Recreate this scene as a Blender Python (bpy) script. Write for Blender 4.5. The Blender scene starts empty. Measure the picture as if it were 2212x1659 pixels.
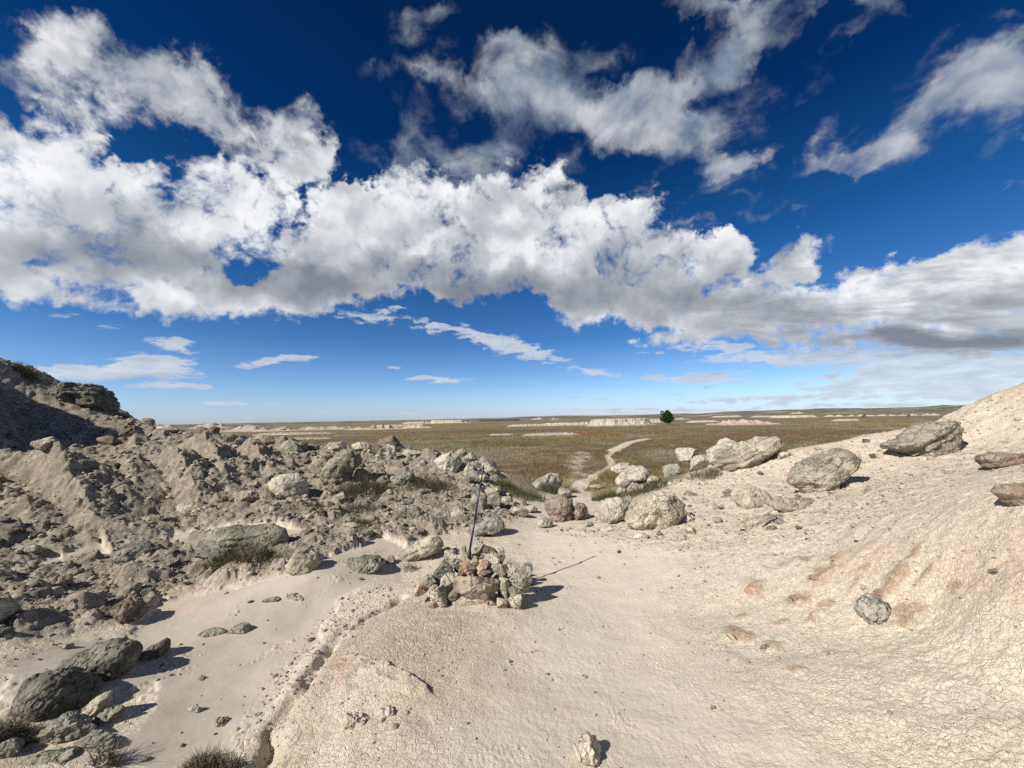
QUAL=1.0
import bpy, bmesh, math, random
import numpy as np
from mathutils import Vector, Matrix
R = math.radians
scene = bpy.context.scene
col = scene.collection
rng = np.random.default_rng(7)
random.seed(7)

# ---------------------------------------------------------------- camera
F, CU, CV = 831.0, 1106.0, 829.5          # photo measured on a 2212 x 1659 grid
PITCH, ROLL, EYE = 5.05, -1.1, 2.0
camd = bpy.data.cameras.new('camera')
cam = bpy.data.objects.new('camera', camd)
col.objects.link(cam)
cam.matrix_world = Matrix.Translation((0, 0, EYE)) @ Matrix.Rotation(R(90 + PITCH), 4, 'X') @ Matrix.Rotation(R(ROLL), 4, 'Z')
camd.sensor_width = 36.0
camd.lens = F / 2212 * 36
camd.clip_start = 0.05
camd.clip_end = 40000
scene.camera = cam
CM = np.array(cam.matrix_world.to_3x3())

def ray(u, v):
    "direction of a point of the photo, scaled so that its y is 1"
    d = CM @ np.array([(u - CU) / F, -(v - CV) / F, -1.0])
    return d / d[1]

def at(u, v, y):
    d = ray(u, v)
    return np.array([d[0] * y, y, EYE + d[2] * y])

# ---------------------------------------------------------------- node helpers
def mat(name):
    m = bpy.data.materials.new(name)
    m.use_nodes = True
    nt = m.node_tree
    nt.nodes.clear()
    return m, nt

class N:
    "tiny node-graph builder"
    def __init__(self, nt): self.nt = nt
    def new(self, t, **kw):
        n = self.nt.nodes.new(t)
        for k, v in kw.items(): setattr(n, k, v)
        return n
    def put(self, sock, val):
        if isinstance(val, bpy.types.NodeSocket): self.nt.links.new(val, sock)
        elif val is not None: sock.default_value = val
    def math(self, op, a, b=None, c=None, clamp=False):
        n = self.new('ShaderNodeMath', operation=op, use_clamp=clamp)
        self.put(n.inputs[0], a)
        if b is not None: self.put(n.inputs[1], b)
        if c is not None: self.put(n.inputs[2], c)
        return n.outputs[0]
    def vec(self, op, a, b=None, scale=None):
        n = self.new('ShaderNodeVectorMath', operation=op)
        self.put(n.inputs[0], a)
        if b is not None: self.put(n.inputs[1], b)
        if scale is not None: self.put(n.inputs['Scale'], scale)
        return n.outputs['Value'] if op in ('DOT_PRODUCT', 'LENGTH') else n.outputs[0]
    def noise(self, v, scale, detail=4, rough=0.5, dist=0.0, lac=2.0, dims='3D', ty='FBM'):
        n = self.new('ShaderNodeTexNoise', noise_dimensions=dims, noise_type=ty)
        self.put(n.inputs['Vector'], v)
        self.put(n.inputs['Scale'], scale); n.inputs['Detail'].default_value = detail
        n.inputs['Roughness'].default_value = rough; n.inputs['Distortion'].default_value = dist
        n.inputs['Lacunarity'].default_value = lac
        return n.outputs['Fac']
    def vor(self, v, scale, feature='F1', rand=1.0, dims='3D', out='Distance'):
        n = self.new('ShaderNodeTexVoronoi', feature=feature, voronoi_dimensions=dims)
        self.put(n.inputs['Vector'], v); n.inputs['Scale'].default_value = scale
        n.inputs['Randomness'].default_value = rand
        return n.outputs[out]
    def ramp(self, f, lo, hi, a=0.0, b=1.0, smooth=True):
        n = self.new('ShaderNodeMapRange', interpolation_type='SMOOTHSTEP' if smooth else 'LINEAR')
        self.put(n.inputs['Value'], f)
        for i, x in zip((1, 2, 3, 4), (lo, hi, a, b)): self.put(n.inputs[i], x)
        return n.outputs[0]
    def mix(self, f, a, b, blend='MIX'):
        n = self.new('ShaderNodeMix', data_type='RGBA', blend_type=blend)
        self.put(n.inputs[0], f)
        for i, x in ((6, a), (7, b)):
            self.put(n.inputs[i], (*x, 1) if isinstance(x, tuple) and len(x) == 3 else x)
        return n.outputs[2]
    def mapping(self, v, loc=(0, 0, 0), rot=(0, 0, 0), scale=(1, 1, 1), ty='POINT'):
        n = self.new('ShaderNodeMapping', vector_type=ty)
        self.put(n.inputs[0], v)
        n.inputs[1].default_value = loc; n.inputs[2].default_value = rot; n.inputs[3].default_value = scale
        return n.outputs[0]
    def curve(self, f, stops):
        n = self.new('ShaderNodeValToRGB')
        self.put(n.inputs[0], f)
        e = n.color_ramp.elements
        while len(e) < len(stops): e.new(0.5)
        for x, (p, c) in zip(e, stops):
            x.position = p; x.color = (*c, 1) if len(c) == 3 else c
        return n.outputs[0]
# ---------------------------------------------------------------- sun and sky
SUN_EL, SUN_AZ = 38.0, 234.5      # azimuth clockwise from +Y (view direction): behind the left shoulder
sd = Vector((math.sin(R(SUN_AZ)) * math.cos(R(SUN_EL)), math.cos(R(SUN_AZ)) * math.cos(R(SUN_EL)), math.sin(R(SUN_EL))))
sl = bpy.data.lights.new('sun', 'SUN')
sl.energy = 5.0; sl.angle = R(0.53); sl.color = (1.0, 0.955, 0.885)
so = bpy.data.objects.new('sun', sl); col.objects.link(so)
so.rotation_euler = sd.to_track_quat('Z', 'Y').to_euler()
so.location = (-20, -15, 25)

def azel(u, v):
    d = ray(u, v); d = d / np.linalg.norm(d)
    return np.array([math.atan2(d[0], d[1]), math.asin(d[2])])

def build_sky():
    w = bpy.data.worlds.new('World'); scene.world = w; w.use_nodes = True
    nt = w.node_tree; nt.nodes.clear(); g = N(nt)
    geo = g.new('ShaderNodeTexCoord').outputs['Generated']
    d = g.vec('NORMALIZE', geo)
    sep = g.new('ShaderNodeSeparateXYZ'); g.put(sep.inputs[0], d)
    dx, dy, dz = sep.outputs
    az = g.math('ARCTAN2', dx, dy); el = g.math('ARCSINE', dz)
    cmb = g.new('ShaderNodeCombineXYZ'); g.put(cmb.inputs[0], az); g.put(cmb.inputs[1], el)
    P = cmb.outputs[0]
    # billowing edges: push the placement coordinates around with noise
    wn = g.new('ShaderNodeTexNoise'); g.put(wn.inputs['Vector'], d); wn.inputs['Scale'].default_value = 5.5; wn.inputs['Detail'].default_value = 6; wn.inputs['Roughness'].default_value = .6
    wv = g.vec('SUBTRACT', wn.outputs['Color'], (0.5, 0.5, 0.5))
    elf = g.ramp(el, 0.0, 0.35, 0.06, 1.0, smooth=False)
    wv = g.vec('SCALE', wv, scale=g.math('MULTIPLY', elf, 0.27))
    wv2 = g.vec('MULTIPLY', wv, (1, 1, 0))
    PW = g.vec('ADD', P, wv2)

    def field(blobs, src):
        acc = None
        for b in blobs:
            u, v, ru, rv, ang, amp = b
            if u > 5000:                                     # unseen rear clouds added to whiten the fill light; azimuth, elevation in degrees
                m = g.mapping(src, (R(u - 6000), R(v), 0), (0, 0, 0), (R(ru), R(rv), 1), 'TEXTURE')
                gr = g.new('ShaderNodeTexGradient', gradient_type='SPHERICAL'); g.put(gr.inputs[0], m)
                acc = g.math('MULTIPLY_ADD', gr.outputs['Fac'], amp, acc); continue
            c = azel(u, v); ca, sa = math.cos(R(ang)), math.sin(R(ang))
            e1 = azel(u + ru * ca * .5, v - ru * sa * .5) - azel(u - ru * ca * .5, v + ru * sa * .5)
            e2 = azel(u - rv * sa * .5, v - rv * ca * .5) - azel(u + rv * sa * .5, v + rv * ca * .5)
            U, S, _ = np.linalg.svd(np.array([e1, e2]).T)
            m = g.mapping(src, (c[0], c[1], 0), (0, 0, math.atan2(U[1, 0], U[0, 0])), (S[0], S[1], 1), 'TEXTURE')
            gr = g.new('ShaderNodeTexGradient', gradient_type='SPHERICAL'); g.put(gr.inputs[0], m)
            acc = g.math('MULTIPLY_ADD', gr.outputs['Fac'], amp, acc if acc is not None else 0.0)
        return acc

    A = [ # soft, thin, higher clouds
        (900,172,160,45,-5,.8),(1080,215,200,80,-22,1.1),(1270,225,220,80,-15,1.15),(1420,270,190,85,-15,1.2),(1490,330,150,75,-30,1.1),(1560,250,90,120,-10,.7),
        (1180,110,200,60,5,.8),(1060,95,130,45,10,.5),(1330,90,100,60,20,.4),(1490,140,230,70,32,1.2),(1390,190,120,60,32,.8),(1620,80,120,45,40,.6),
        (890,60,70,90,-25,.7),(930,20,60,40,0,.4),(1580,15,200,40,0,.9),(1850,20,160,36,0,.8),(1700,60,160,28,35,.45),
        (2010,262,340,95,27,1.35),(2190,190,170,110,30,1.1),(1880,320,200,70,20,.7),(1850,335,180,40,15,.9),(1760,370,110,34,5,.7),(1745,300,40,90,-20,.7),(2060,100,120,34,45,.6),(2200,40,100,30,10,.35),(1960,180,90,30,30,.35),
        (1800,110,150,22,30,.4),(1700,200,120,30,30,.3),(1580,365,70,22,10,.8),(1740,460,34,16,0,.75),(1470,475,70,20,5,.85),(2180,300,120,24,25,.5),(2200,384,60,8,5,.5),
        (870,310,90,110,-30,.75),(960,350,160,60,20,.9),(1080,350,150,60,30,.85),(780,330,60,60,0,.3),(1000,250,60,40,30,.35),(1250,330,120,30,30,.4),(1530,410,160,28,30,.5),(1420,400,110,30,30,.6),(1600,440,160,20,0,.25)]
    B = [ # cumulus band
        (60,330,300,150,-15,1.5),(120,440,330,150,0,1.6),(200,540,380,110,0,1.5),(420,500,260,120,0,1.3),(590,410,200,80,8,1.3),(640,480,130,120,20,1.0),
        (350,590,300,55,0,.8),(-80,500,200,180,0,1.2),
        (60,630,90,60,0,1.1),(370,645,260,60,-3,1.25),(590,655,170,48,-3,1.2),(690,682,46,18,0,.9),(520,618,60,22,0,.7),
        (760,500,200,110,0,1.3),(880,450,190,110,10,1.3),(1000,540,300,130,0,1.7),(1190,450,170,110,5,1.5),(1210,375,60,40,0,.9),(1330,520,190,130,-10,1.5),
        (1380,430,110,40,0,.7),(1450,570,190,90,0,1.4),(1530,535,90,55,5,1.3),(1170,590,460,90,-3,1.3),(700,600,180,80,0,1.2),(850,620,260,55,0,1.1),(1330,645,280,50,-6,1.1),(1480,670,220,36,0,.8),
        (1250,685,90,18,0,.5),(1050,400,200,40,15,.6),(910,400,60,40,0,.6),(770,425,50,30,0,.5),
        (1640,610,200,55,30,.9),(1730,545,80,60,35,1.15),(1850,620,240,60,5,1.2),(1980,605,200,60,15,1.2),(2140,585,200,75,20,1.4),(1750,670,380,60,3,1.5),(2050,680,340,85,3,1.7),(1560,715,260,36,4,1.2),
        (5870,30,34,14,0,1.5),(6125,38,36,14,0,1.5),(6175,22,30,8,0,1.3),  # unseen clouds behind the camera, added to make the fill light neutral
        (1850,735,300,36,-4,1.2),(2150,745,220,40,0,1.0),(2210,560,80,60,0,.6)]
    C = [ # small low clouds and far streaks
        (375,745,80,22,-5,1.2),(260,798,200,30,3,1.4),(350,785,110,30,0,.9),(120,806,100,18,0,.7),(390,812,110,14,0,.7),(370,833,110,12,0,.9),(440,838,40,7,0,.5),
        (615,777,120,15,7,1.3),(1020,725,130,22,-14,1.1),(1130,760,140,24,-12,1.2),(925,708,40,26,0,.7),(1280,803,80,12,-6,1.0),(950,822,90,11,0,1.0),(895,817,60,6,0,.6),(490,872,130,7,-1,1.1),(250,870,24,12,0,.8),(295,868,20,9,0,.6),
        (550,903,60,14,20,.6),(800,686,110,20,-4,.9),(850,672,60,12,5,.7),(240,706,40,8,0,.6),(130,682,60,6,0,.5),
        (880,893,60,6,0,.8),(1230,840,40,5,5,.6),(1300,862,120,5,0,.5),(1500,815,160,16,2,1.2),(1560,828,70,12,8,.8),(1650,775,220,20,0,1.1),(1850,772,260,34,0,1.3),(2080,790,300,44,0,1.5),
        (1980,830,420,40,0,1.35),(1700,860,360,20,0,.8),(2150,850,260,30,0,.9),(1500,885,260,9,0,.8),(1320,888,200,7,0,.6),(1900,876,360,12,0,.7),(1560,750,180,18,-3,.9),(1900,800,100,14,5,.5),(750,805,30,10,0,.5),(1420,760,80,10,0,.4),(690,893,60,4,0,.4),(850,795,40,5,0,.3)]
    SH = [ (5870,30,34,14,0,1.2),(6125,38,36,14,0,1.2), # where the cloud is thick and its underside grey; also dims the added rear clouds
        (170,570,420,70,-4,1.5),(480,600,330,70,-6,1.6),(690,620,220,70,-5,1.1),(880,620,330,75,0,1.5),(1180,630,420,65,-4,1.9),(1430,640,260,70,-8,1.2),(420,400,200,50,0,.15),(560,370,200,60,-10,.35),
        (1620,705,260,40,6,1.4),(1850,735,330,40,0,1.9),(2080,735,300,40,0,1.5),(1750,650,220,40,10,.8),(2150,620,200,40,10,.5),(650,560,90,80,0,.8),(1000,500,160,70,0,.3),(1300,560,170,60,-5,.6),
        (500,690,300,20,-2,.5),(300,815,200,10,0,.5),(620,785,100,8,7,.5),(1850,780,220,20,0,.5),(1560,830,120,8,0,.8),(1520,805,100,8,0,.5),(100,320,200,60,0,.1)]
    HO = [(745,345,80,95,-10,1.6),(700,415,70,24,20,.9),(1000,385,50,30,0,.4),(860,690,300,22,0,1.0),(300,725,300,16,0,.6),(535,588,66,26,-8,1.0),(250,345,130,34,-25,1.5),(330,360,70,60,-20,.9),(575,485,40,50,0,.9),(262,428,50,30,0,.9),(90,602,90,20,0,1.2),(640,440,70,22,30,.7),(1290,395,60,26,20,.9),(1340,480,60,30,-40,.9),(1240,700,60,20,0,.5),(1540,630,90,40,35,.7),(440,640,60,14,0,.5),(1620,560,50,50,30,.6)]
    D = [ # fluffy high bank, upper left
        (290,170,330,130,-20,1.2),(450,230,220,150,-38,1.2),(560,320,190,110,-30,1.1),(640,330,90,70,-40,.8),(120,130,240,90,-10,.7),(30,190,160,70,0,.5),
        (200,60,140,60,20,.6),(390,130,140,60,-20,.6),(180,270,180,60,-20,.5),(560,400,170,60,0,.7),(30,90,120,40,0,.4),(660,390,60,40,0,.4)]
    fd = g.math('MINIMUM', field(D, PW), 1.25)
    fa = field(A, PW); fb = g.math('MINIMUM', field(B, PW), 0.95); fsh = field(SH, PW); fh = field(HO, PW)
    wR = g.math('MULTIPLY', g.ramp(az, 0.30, 0.62), g.ramp(el, 0.42, 0.28))
    PC = g.vec('ADD', P, g.vec('MULTIPLY', wv, (0.8, 0.28, 0)))
    fc = field(C, PC)

    # perspective-stretched coordinates for the cloud deck far away
    zz = g.math('ADD', g.math('MAXIMUM', dz, 0.0), 0.10)
    cx = g.new('ShaderNodeCombineXYZ')
    g.put(cx.inputs[0], g.math('DIVIDE', dx, zz)); g.put(cx.inputs[1], g.math('DIVIDE', dy, zz))
    FL = cx.outputs[0]

    # noises
    dd = g.vec('ADD', d, g.vec('SCALE', wv, scale=0.35))
    n1 = g.noise(dd, 7.0, 9, 0.60)
    e1 = g.noise(dd, 6.5, 5, 0.47)
    off = Vector((-0.35, -0.2, 0.9)).normalized() * 0.035
    nf = g.noise(dd, 34.0, 4, 0.62)
    n2 = g.noise(g.vec('ADD', dd, tuple(off)), 6.5, 5, 0.47)
    lit = g.math('SUBTRACT', e1, n2)
    # thin cloud: streaked along the wind
    dst = g.mapping(d, rot=(0, R(28), R(10)), scale=(0.72, 1.0, 1.25))
    n3 = g.noise(dst, 7.0, 8, 0.62, 0.9)
    n4 = g.noise(FL, 1.1, 7, 0.60, 0.3)
    n4b = g.noise(g.mapping(FL, rot=(0,0,R(12)), scale=(0.62, 1.25, 1)), 2.6, 8, 0.64, 0.5)
    n5 = g.noise(g.mapping(PC, rot=(0,0,R(-4)), scale=(20, 75, 1)), 1.0, 6, 0.62)

    ca = g.math('ADD', g.math('MULTIPLY', g.math('MINIMUM', fa, 1.15), 0.90), g.math('MULTIPLY', g.math('SUBTRACT', g.math('ADD', g.math('MULTIPLY', n3, .55), g.math('MULTIPLY', n1, .45)), 0.5), 4.2))
    gate = g.ramp(fa, 0.0, 0.22)
    da = g.math('MULTIPLY', g.ramp(ca, 0.08, 1.30), gate)
    nb = g.math('ADD', g.math('MULTIPLY', n1, g.math('SUBTRACT', 1.0, g.math('MULTIPLY', wR, .6))), g.math('MULTIPLY', n4b, g.math('MULTIPLY', wR, .6)))
    cb = g.math('ADD', g.math('MULTIPLY', fb, 1.25), g.math('MULTIPLY', g.math('SUBTRACT', nb, 0.5), 4.2))
    cb = g.math('SUBTRACT', cb, g.math('MULTIPLY', fh, 0.85))
    fine = g.math('MULTIPLY', g.math('SUBTRACT', nf, 0.5), 1.9)
    cb = g.math('ADD', cb, fine)
    db = g.math('MULTIPLY', g.ramp(cb, 0.16, 1.12), g.ramp(fb, 0.0, 0.2))
    cd = g.math('ADD', g.math('ADD', fd, fine), g.math('MULTIPLY', g.math('SUBTRACT', n1, 0.5), 4.5))
    cd = g.math('SUBTRACT', cd, g.math('MULTIPLY', fh, 0.8))
    dd_ = g.math('MULTIPLY', g.ramp(cd, 0.15, 1.35), g.ramp(fd, 0.0, 0.25))
    cc = g.math('ADD', g.math('MULTIPLY', fc, 1.0), g.math('MULTIPLY', g.math('SUBTRACT', n5, 0.5), 3.8))
    dc = g.math('MULTIPLY', g.ramp(cc, 0.22, 0.90), g.ramp(fc, 0.0, 0.18))

    # clear sky
    sky = g.new('ShaderNodeTexSky', sky_type='NISHITA', sun_disc=False, sun_elevation=R(SUN_EL), sun_rotation=R(SUN_AZ))
    sky.air_density = 1.0; sky.dust_density = 0.6; sky.ozone_density = 2.0; sky.altitude = 800
    base = g.vec('SCALE', sky.outputs[0], scale=0.10)
    tint = g.curve(g.ramp(el, 0.0, 0.9, smooth=False), SKYTINT)
    base = g.mix(1.0, base, tint, 'MULTIPLY')
    # cloud colours
    hor = g.ramp(el, 0.0, 0.30)
    shade = g.math('MULTIPLY', fsh, 1.0)
    shade = g.math('ADD', shade, g.math('MULTIPLY', g.math('SUBTRACT', n4, 0.5), 1.1))
    shade = g.math('SUBTRACT', shade, g.math('MULTIPLY', lit, 6.0))
    shade = g.math('SUBTRACT', shade, g.math('MULTIPLY', g.math('SUBTRACT', n1, 0.5), 1.2))
    shade = g.math('ADD', shade, g.math('MULTIPLY', wR, g.math('MULTIPLY', g.math('SUBTRACT', n4b, 0.48), 5.2)))
    shade = g.math('ADD', shade, g.math('MULTIPLY', g.math('SUBTRACT', fb, 0.9), 0.5))
    sh = g.ramp(shade, -0.28, 3.0, smooth=False)
    colb = g.curve(sh, [(0, (.93,.94,.96)), (.14, (.80,.82,.845)), (.34, (.56,.585,.62)), (.62, (.37,.395,.435)), (1, (.22,.245,.29))])
    cola = g.curve(g.ramp(g.math('ADD', ca, g.math('MULTIPLY', lit, 7.0)), 0.2, 2.4, smooth=False), [(0, (.26,.32,.42)), (.45, (.46,.49,.54)), (1, (.78,.79,.81))])
    shc = g.math('ADD', g.math('MULTIPLY', fsh, 0.9), g.math('MULTIPLY', g.math('SUBTRACT', n5, 0.5), 2.2))
    colc = g.curve(g.ramp(shc, -0.15, 1.6, smooth=False), [(0, (.80,.85,.90)), (.45, (.56,.62,.70)), (1, (.26,.33,.44))])
    out = g.mix(g.math('MULTIPLY', da, 0.86), base, cola)
    cold = g.curve(g.ramp(g.math('ADD', cd, g.math('MULTIPLY', lit, 6.0)), 0.2, 2.3, smooth=False), [(0, (.30,.34,.41)), (.45, (.50,.52,.56)), (1, (.88,.89,.90))])
    out = g.mix(g.math('MULTIPLY', dd_, 0.95), out, cold)
    out = g.mix(g.math('MULTIPLY', dc, 0.85), out, colc)
    out = g.mix(g.math('MULTIPLY', db, 0.985), out, colb)
    bg = g.new('ShaderNodeBackground'); g.put(bg.inputs[0], out); bg.inputs[1].default_value = 0.84
    o = g.new('ShaderNodeOutputWorld'); nt.links.new(bg.outputs[0], o.inputs[0])
    w.cycles.sampling_method = 'NONE'
SKYTINT = [(0,(.85,1,1.55)),(.06,(.76,.98,1.36)),(.22,(.30,.59,.97)),(.42,(.10,.43,.80)),(.68,(.016,.205,.47)),(.93,(.012,.155,.36))]
build_sky()
scene.view_settings.view_transform = 'Standard'
scene.view_settings.look = 'None'
scene.view_settings.exposure = 0.28
scene.view_settings.gamma = 1.0
# ---------------------------------------------------------------- numpy noise
def _h(ix, iy, s=0):
    n = (ix.astype(np.int64) * 374761393 + iy.astype(np.int64) * 668265263 + s * 974634777) & 0x7fffffff
    n = ((n ^ (n >> 13)) * 1274126177) & 0x7fffffff
    return (n ^ (n >> 16)) & 0xffff

_GA = np.arange(256) / 256 * 2 * np.pi
_GX, _GY = np.cos(_GA).astype(np.float32), np.sin(_GA).astype(np.float32)
def perlin2(x, y, s=0):
    ix, iy = np.floor(x), np.floor(y)
    fx, fy = (x - ix).astype(np.float32), (y - iy).astype(np.float32)
    ix = ix.astype(np.int64); iy = iy.astype(np.int64)
    u = fx * fx * fx * (fx * (fx * 6 - 15) + 10); v = fy * fy * fy * (fy * (fy * 6 - 15) + 10)
    def g(a, b):
        k = _h(ix + a, iy + b, s) & 255
        return _GX[k] * (fx - a) + _GY[k] * (fy - b)
    a = g(0, 0); b = g(1, 0); c = g(0, 1); d = g(1, 1)
    return (a + (b - a) * u) * (1 - v) + (c + (d - c) * u) * v

def fbm2(x, y, oct=4, s=0, gain=0.5, ridged=False):
    t, a, f, n = 0, 1.0, 1.0, 0
    for o in range(oct):
        p = perlin2(x * f + 17.3 * o, y * f - 9.1 * o, s + o)
        if ridged: p = 0.5 - 1.6 * np.abs(p)
        t = t + a * p; n += a; a *= gain; f *= 2.03
    return t / n * (1.0 if ridged else 1.6)

def lumps(x, y, size, p, s, flat=0.6):
    "heights of round-backed stones half sunk in the ground, one or none per cell"
    cx, cy = np.floor(x / size), np.floor(y / size)
    out = np.zeros_like(x, dtype=np.float32)
    for i in (-1, 0, 1):
        for j in (-1, 0, 1):
            a = (cx + i).astype(np.int64); b = (cy + j).astype(np.int64)
            h1 = _h(a, b, s) / 65535.0; h2 = _h(a, b, s + 1) / 65535.0; h3 = _h(a, b, s + 2) / 65535.0; h4 = _h(a, b, s + 3) / 65535.0
            px = (cx + i + h1) * size; py = (cy + j + h2) * size
            r = size * (0.22 + 0.33 * h3 ** 1.5)
            an = h4 * 6.28; el = 0.65 + 0.7 * h1
            ex = (x - px) * np.cos(an) + (y - py) * np.sin(an); ey = (-(x - px) * np.sin(an) + (y - py) * np.cos(an))
            qa = np.abs(ex / (r * 1.15)); qb = np.abs(ey / (r * el)); q = np.maximum(np.maximum(qa, qb), .68 * (qa + qb) * (.85 + .3 * h3))
            hh = r * flat * (0.5 + h2) * np.clip((1 - q) * (1.6 + 2.5 * h1), 0, 1) ** .8 * (1 + (h3 - .5) * 1.3 * ex / r + (h1 - .5) * 1.1 * ey / r) * (((h4 * 7.13) % 1.0) < p)
            out = np.maximum(out, hh)
    return out

def cracks2(x, y, size, s):
    "distance to the border between cells, in cell sizes"
    cx, cy = np.floor(x / size), np.floor(y / size)
    d1 = np.full(x.shape, 9.0, np.float32); d2 = d1.copy()
    for i in (-1, 0, 1):
        for j in (-1, 0, 1):
            a = (cx + i).astype(np.int64); b = (cy + j).astype(np.int64)
            px = cx + i + 0.1 + 0.8 * _h(a, b, s) / 65535.0; py = cy + j + 0.1 + 0.8 * _h(a, b, s + 1) / 65535.0
            d = np.hypot(x / size - px, y / size - py)
            d2 = np.minimum(d2, np.maximum(d1, d)); d1 = np.minimum(d1, d)
    return d2 - d1

_T3 = rng.normal(size=(256, 3)); _T3 = (_T3 / np.linalg.norm(_T3, axis=1)[:, None]).astype(np.float32)
def perlin3(p, s=0):
    i = np.floor(p).astype(np.int64); f = (p - i).astype(np.float32)
    w = f * f * f * (f * (f * 6 - 15) + 10)
    r = 0
    for a in (0, 1):
        for b in (0, 1):
            for c in (0, 1):
                k = _h(i[:, 0] + a + 31 * (i[:, 2] + c), i[:, 1] + b + 57 * (i[:, 2] + c), s) & 255
                g = _T3[k]
                d = g[:, 0] * (f[:, 0] - a) + g[:, 1] * (f[:, 1] - b) + g[:, 2] * (f[:, 2] - c)
                r = r + d * (w[:, 0] if a else 1 - w[:, 0]) * (w[:, 1] if b else 1 - w[:, 1]) * (w[:, 2] if c else 1 - w[:, 2])
    return r
def fbm3(p, oct=4, s=0, gain=0.5):
    t, a, f, n = 0, 1.0, 1.0, 0
    for o in range(oct):
        t = t + a * perlin3(p * f + 5.7 * o, s + o); n += a; a *= gain; f *= 2.03
    return t / n * 1.6
def sstep(a, b, x):
    t = np.clip((x - a) / (b - a), 0, 1); return t * t * (3 - 2 * t)

# ---------------------------------------------------------------- the lie of the land
PTS = []
def pz(u, v, z):           # where a line of sight meets height z
    d = ray(u, v); y = (z - EYE) / d[2]; PTS.append((d[0] * y, y, z))
def py_(u, v, y):
    p = at(u, v, y); PTS.append(tuple(p))
for q in [(0,1640,.12),(250,1640,.05),(450,1640,-.02),(600,1640,.02),(800,1640,.13),(1106,1640,.12),(1400,1640,.08),(1700,1640,.15),(1950,1640,.28),(2200,1640,.43),
          (0,1500,.15),(150,1450,.10),(350,1480,0),(550,1500,-.06),(640,1480,.0),(720,1470,.09),(850,1450,.13),(1106,1450,.04),(1400,1450,0),(1600,1450,.09),(1800,1450,.24),(2000,1450,.41),(2200,1450,.60),
          (300,1380,.0),(500,1340,-.02),(700,1310,-.05),(800,1320,.04),(900,1300,.09),(1030,1315,.08),(1200,1330,.02),(1400,1300,.0),(1550,1300,.12),(1700,1300,.28),(1850,1300,.45),(2050,1300,.68),(2212,1300,.88),
          (0,1330,.25),(150,1330,.18),(1150,1200,.0),(1300,1200,.02),(1450,1200,.12),(1600,1200,.35),(1800,1200,.62),(2000,1180,.95),(2212,1150,1.2),
          (1150,1130,-.02),(1230,1150,.05),(1400,1150,.12),(1500,1120,.25),(1650,1120,.45),(1780,1085,.72),(1950,1080,1.05),(2100,1050,1.3),(2212,1030,1.45),
          (850,1250,.0),(1000,1200,.06)]: pz(*q)
for q in [(1040,1003,11.0),(940,988,11.5),(860,988,11.5),(760,980,12),(690,972,12.5),(600,965,13),(520,956,13),(440,945,13),(440,950,13.2),(380,937,13.8),(320,920,14.1),(250,898,14.5),(200,866,14.5),(150,842,14.5),(60,800,14),(0,784,13.5),(-200,725,13),
          (0,965,10.5),(100,962,11),(190,925,12.6),(90,880,13.2),(0,880,12.6),(0,1050,7.5),(150,1060,7.8),(300,1040,8.5),(400,1010,9.5),(480,985,10.8),(600,1010,10.5),(700,1010,10.5),(650,1060,8.6),(560,1090,7.8),
          (640,1130,7.0),(480,1130,7.2),(330,1150,6.8),(230,1165,6.5),(100,1200,5.8),(0,1230,5.3),(200,1290,4.5),(400,1240,5.0),(550,1220,5.2),(700,1250,4.75),(600,1180,5.9),(780,1140,6.9),(800,1090,8.2),
          (900,1040,9.3),(860,1010,10.5),(950,1090,8.0),(1050,1110,7.7),(850,1200,5.6),(950,1150,6.6),(1060,1060,9.4),
          (1690,974,9.5),(1760,970,9),(1850,950,8.8),(1950,934,8.5),(2060,907,8.2),(2130,872,8),(2212,840,7.6),(2400,780,7.2),
          (1360,1045,10.6),(1450,1028,10.3),(1550,1008,10),(1620,992,9.8),(1700,1030,8.3),(1850,1005,7.8),(1970,985,7.4),(2120,960,7.2),
          (1250,1062,10.8),(1270,1040,14.5),(1300,1020,19),(1150,1045,12.2),(1100,1035,12.6),(1330,1062,10.3)]: py_(*q)
for u_, z10, z12 in [(1560,.35,-.2),(1640,.5,.0),(1700,.75,.2),(1780,.8,.3),(1860,.85,.4),(1950,.95,.5),(2060,1.15,.8),(2130,1.4,1.0),(2212,1.9,1.4)]:
    PTS += [((u_ - CU) / F * 10.6, 10.6, z10), ((u_ - CU) / F * 12.5, 12.5, z12)]
PTS += [tuple(at(u_, v_, y_)) for u_, v_, y_ in [(440,985,17),(380,975,17.5),(320,960,17.5),(250,935,17.5)]]
PTS += [(-1,15,-.9),(-5,18,-1.1),(-9,20,-.9),(-14,21,.6),(-20,20,2.5),(-24,14,5),(-17,8.0,6.6),(-21,7,8),(-20,2,5),(-12,4.5,2.1),(-9,3.5,1.2),(-6,1,.5),(-8,-3,1.0),(0,-3,.25),(0,0,.15),(-2,0.8,.1),(2,.8,.1),(4,0,.55),(8,-3,2),(9,3,2.2),(12.5,7,3.0),
        (3,14,-.65),(5,13.5,-.5),(8,14,-.3),(17,14,.8),(22,12,1),(25,20,-1),(-25,24,0)]
PTS += [(x, 24, -1.3) for x in (-16, -8, 0, 8, 16)] + [(x, 33, -1.5) for x in (-34, -17, 0, 17, 34)]
PTS = np.array(PTS)
def _tps(r2): return np.where(r2 > 1e-12, 0.5 * r2 * np.log(np.maximum(r2, 1e-12)), 0)
_n = len(PTS)
_A = np.zeros((_n + 3, _n + 3)); _d = PTS[:, None, :2] - PTS[None, :, :2]
_A[:_n, :_n] = _tps((_d ** 2).sum(2)) + np.eye(_n) * 0.003
_A[:_n, _n] = 1; _A[:_n, _n + 1:] = PTS[:, :2]; _A[_n, :_n] = 1; _A[_n + 1:, :_n] = PTS[:, :2].T
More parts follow.
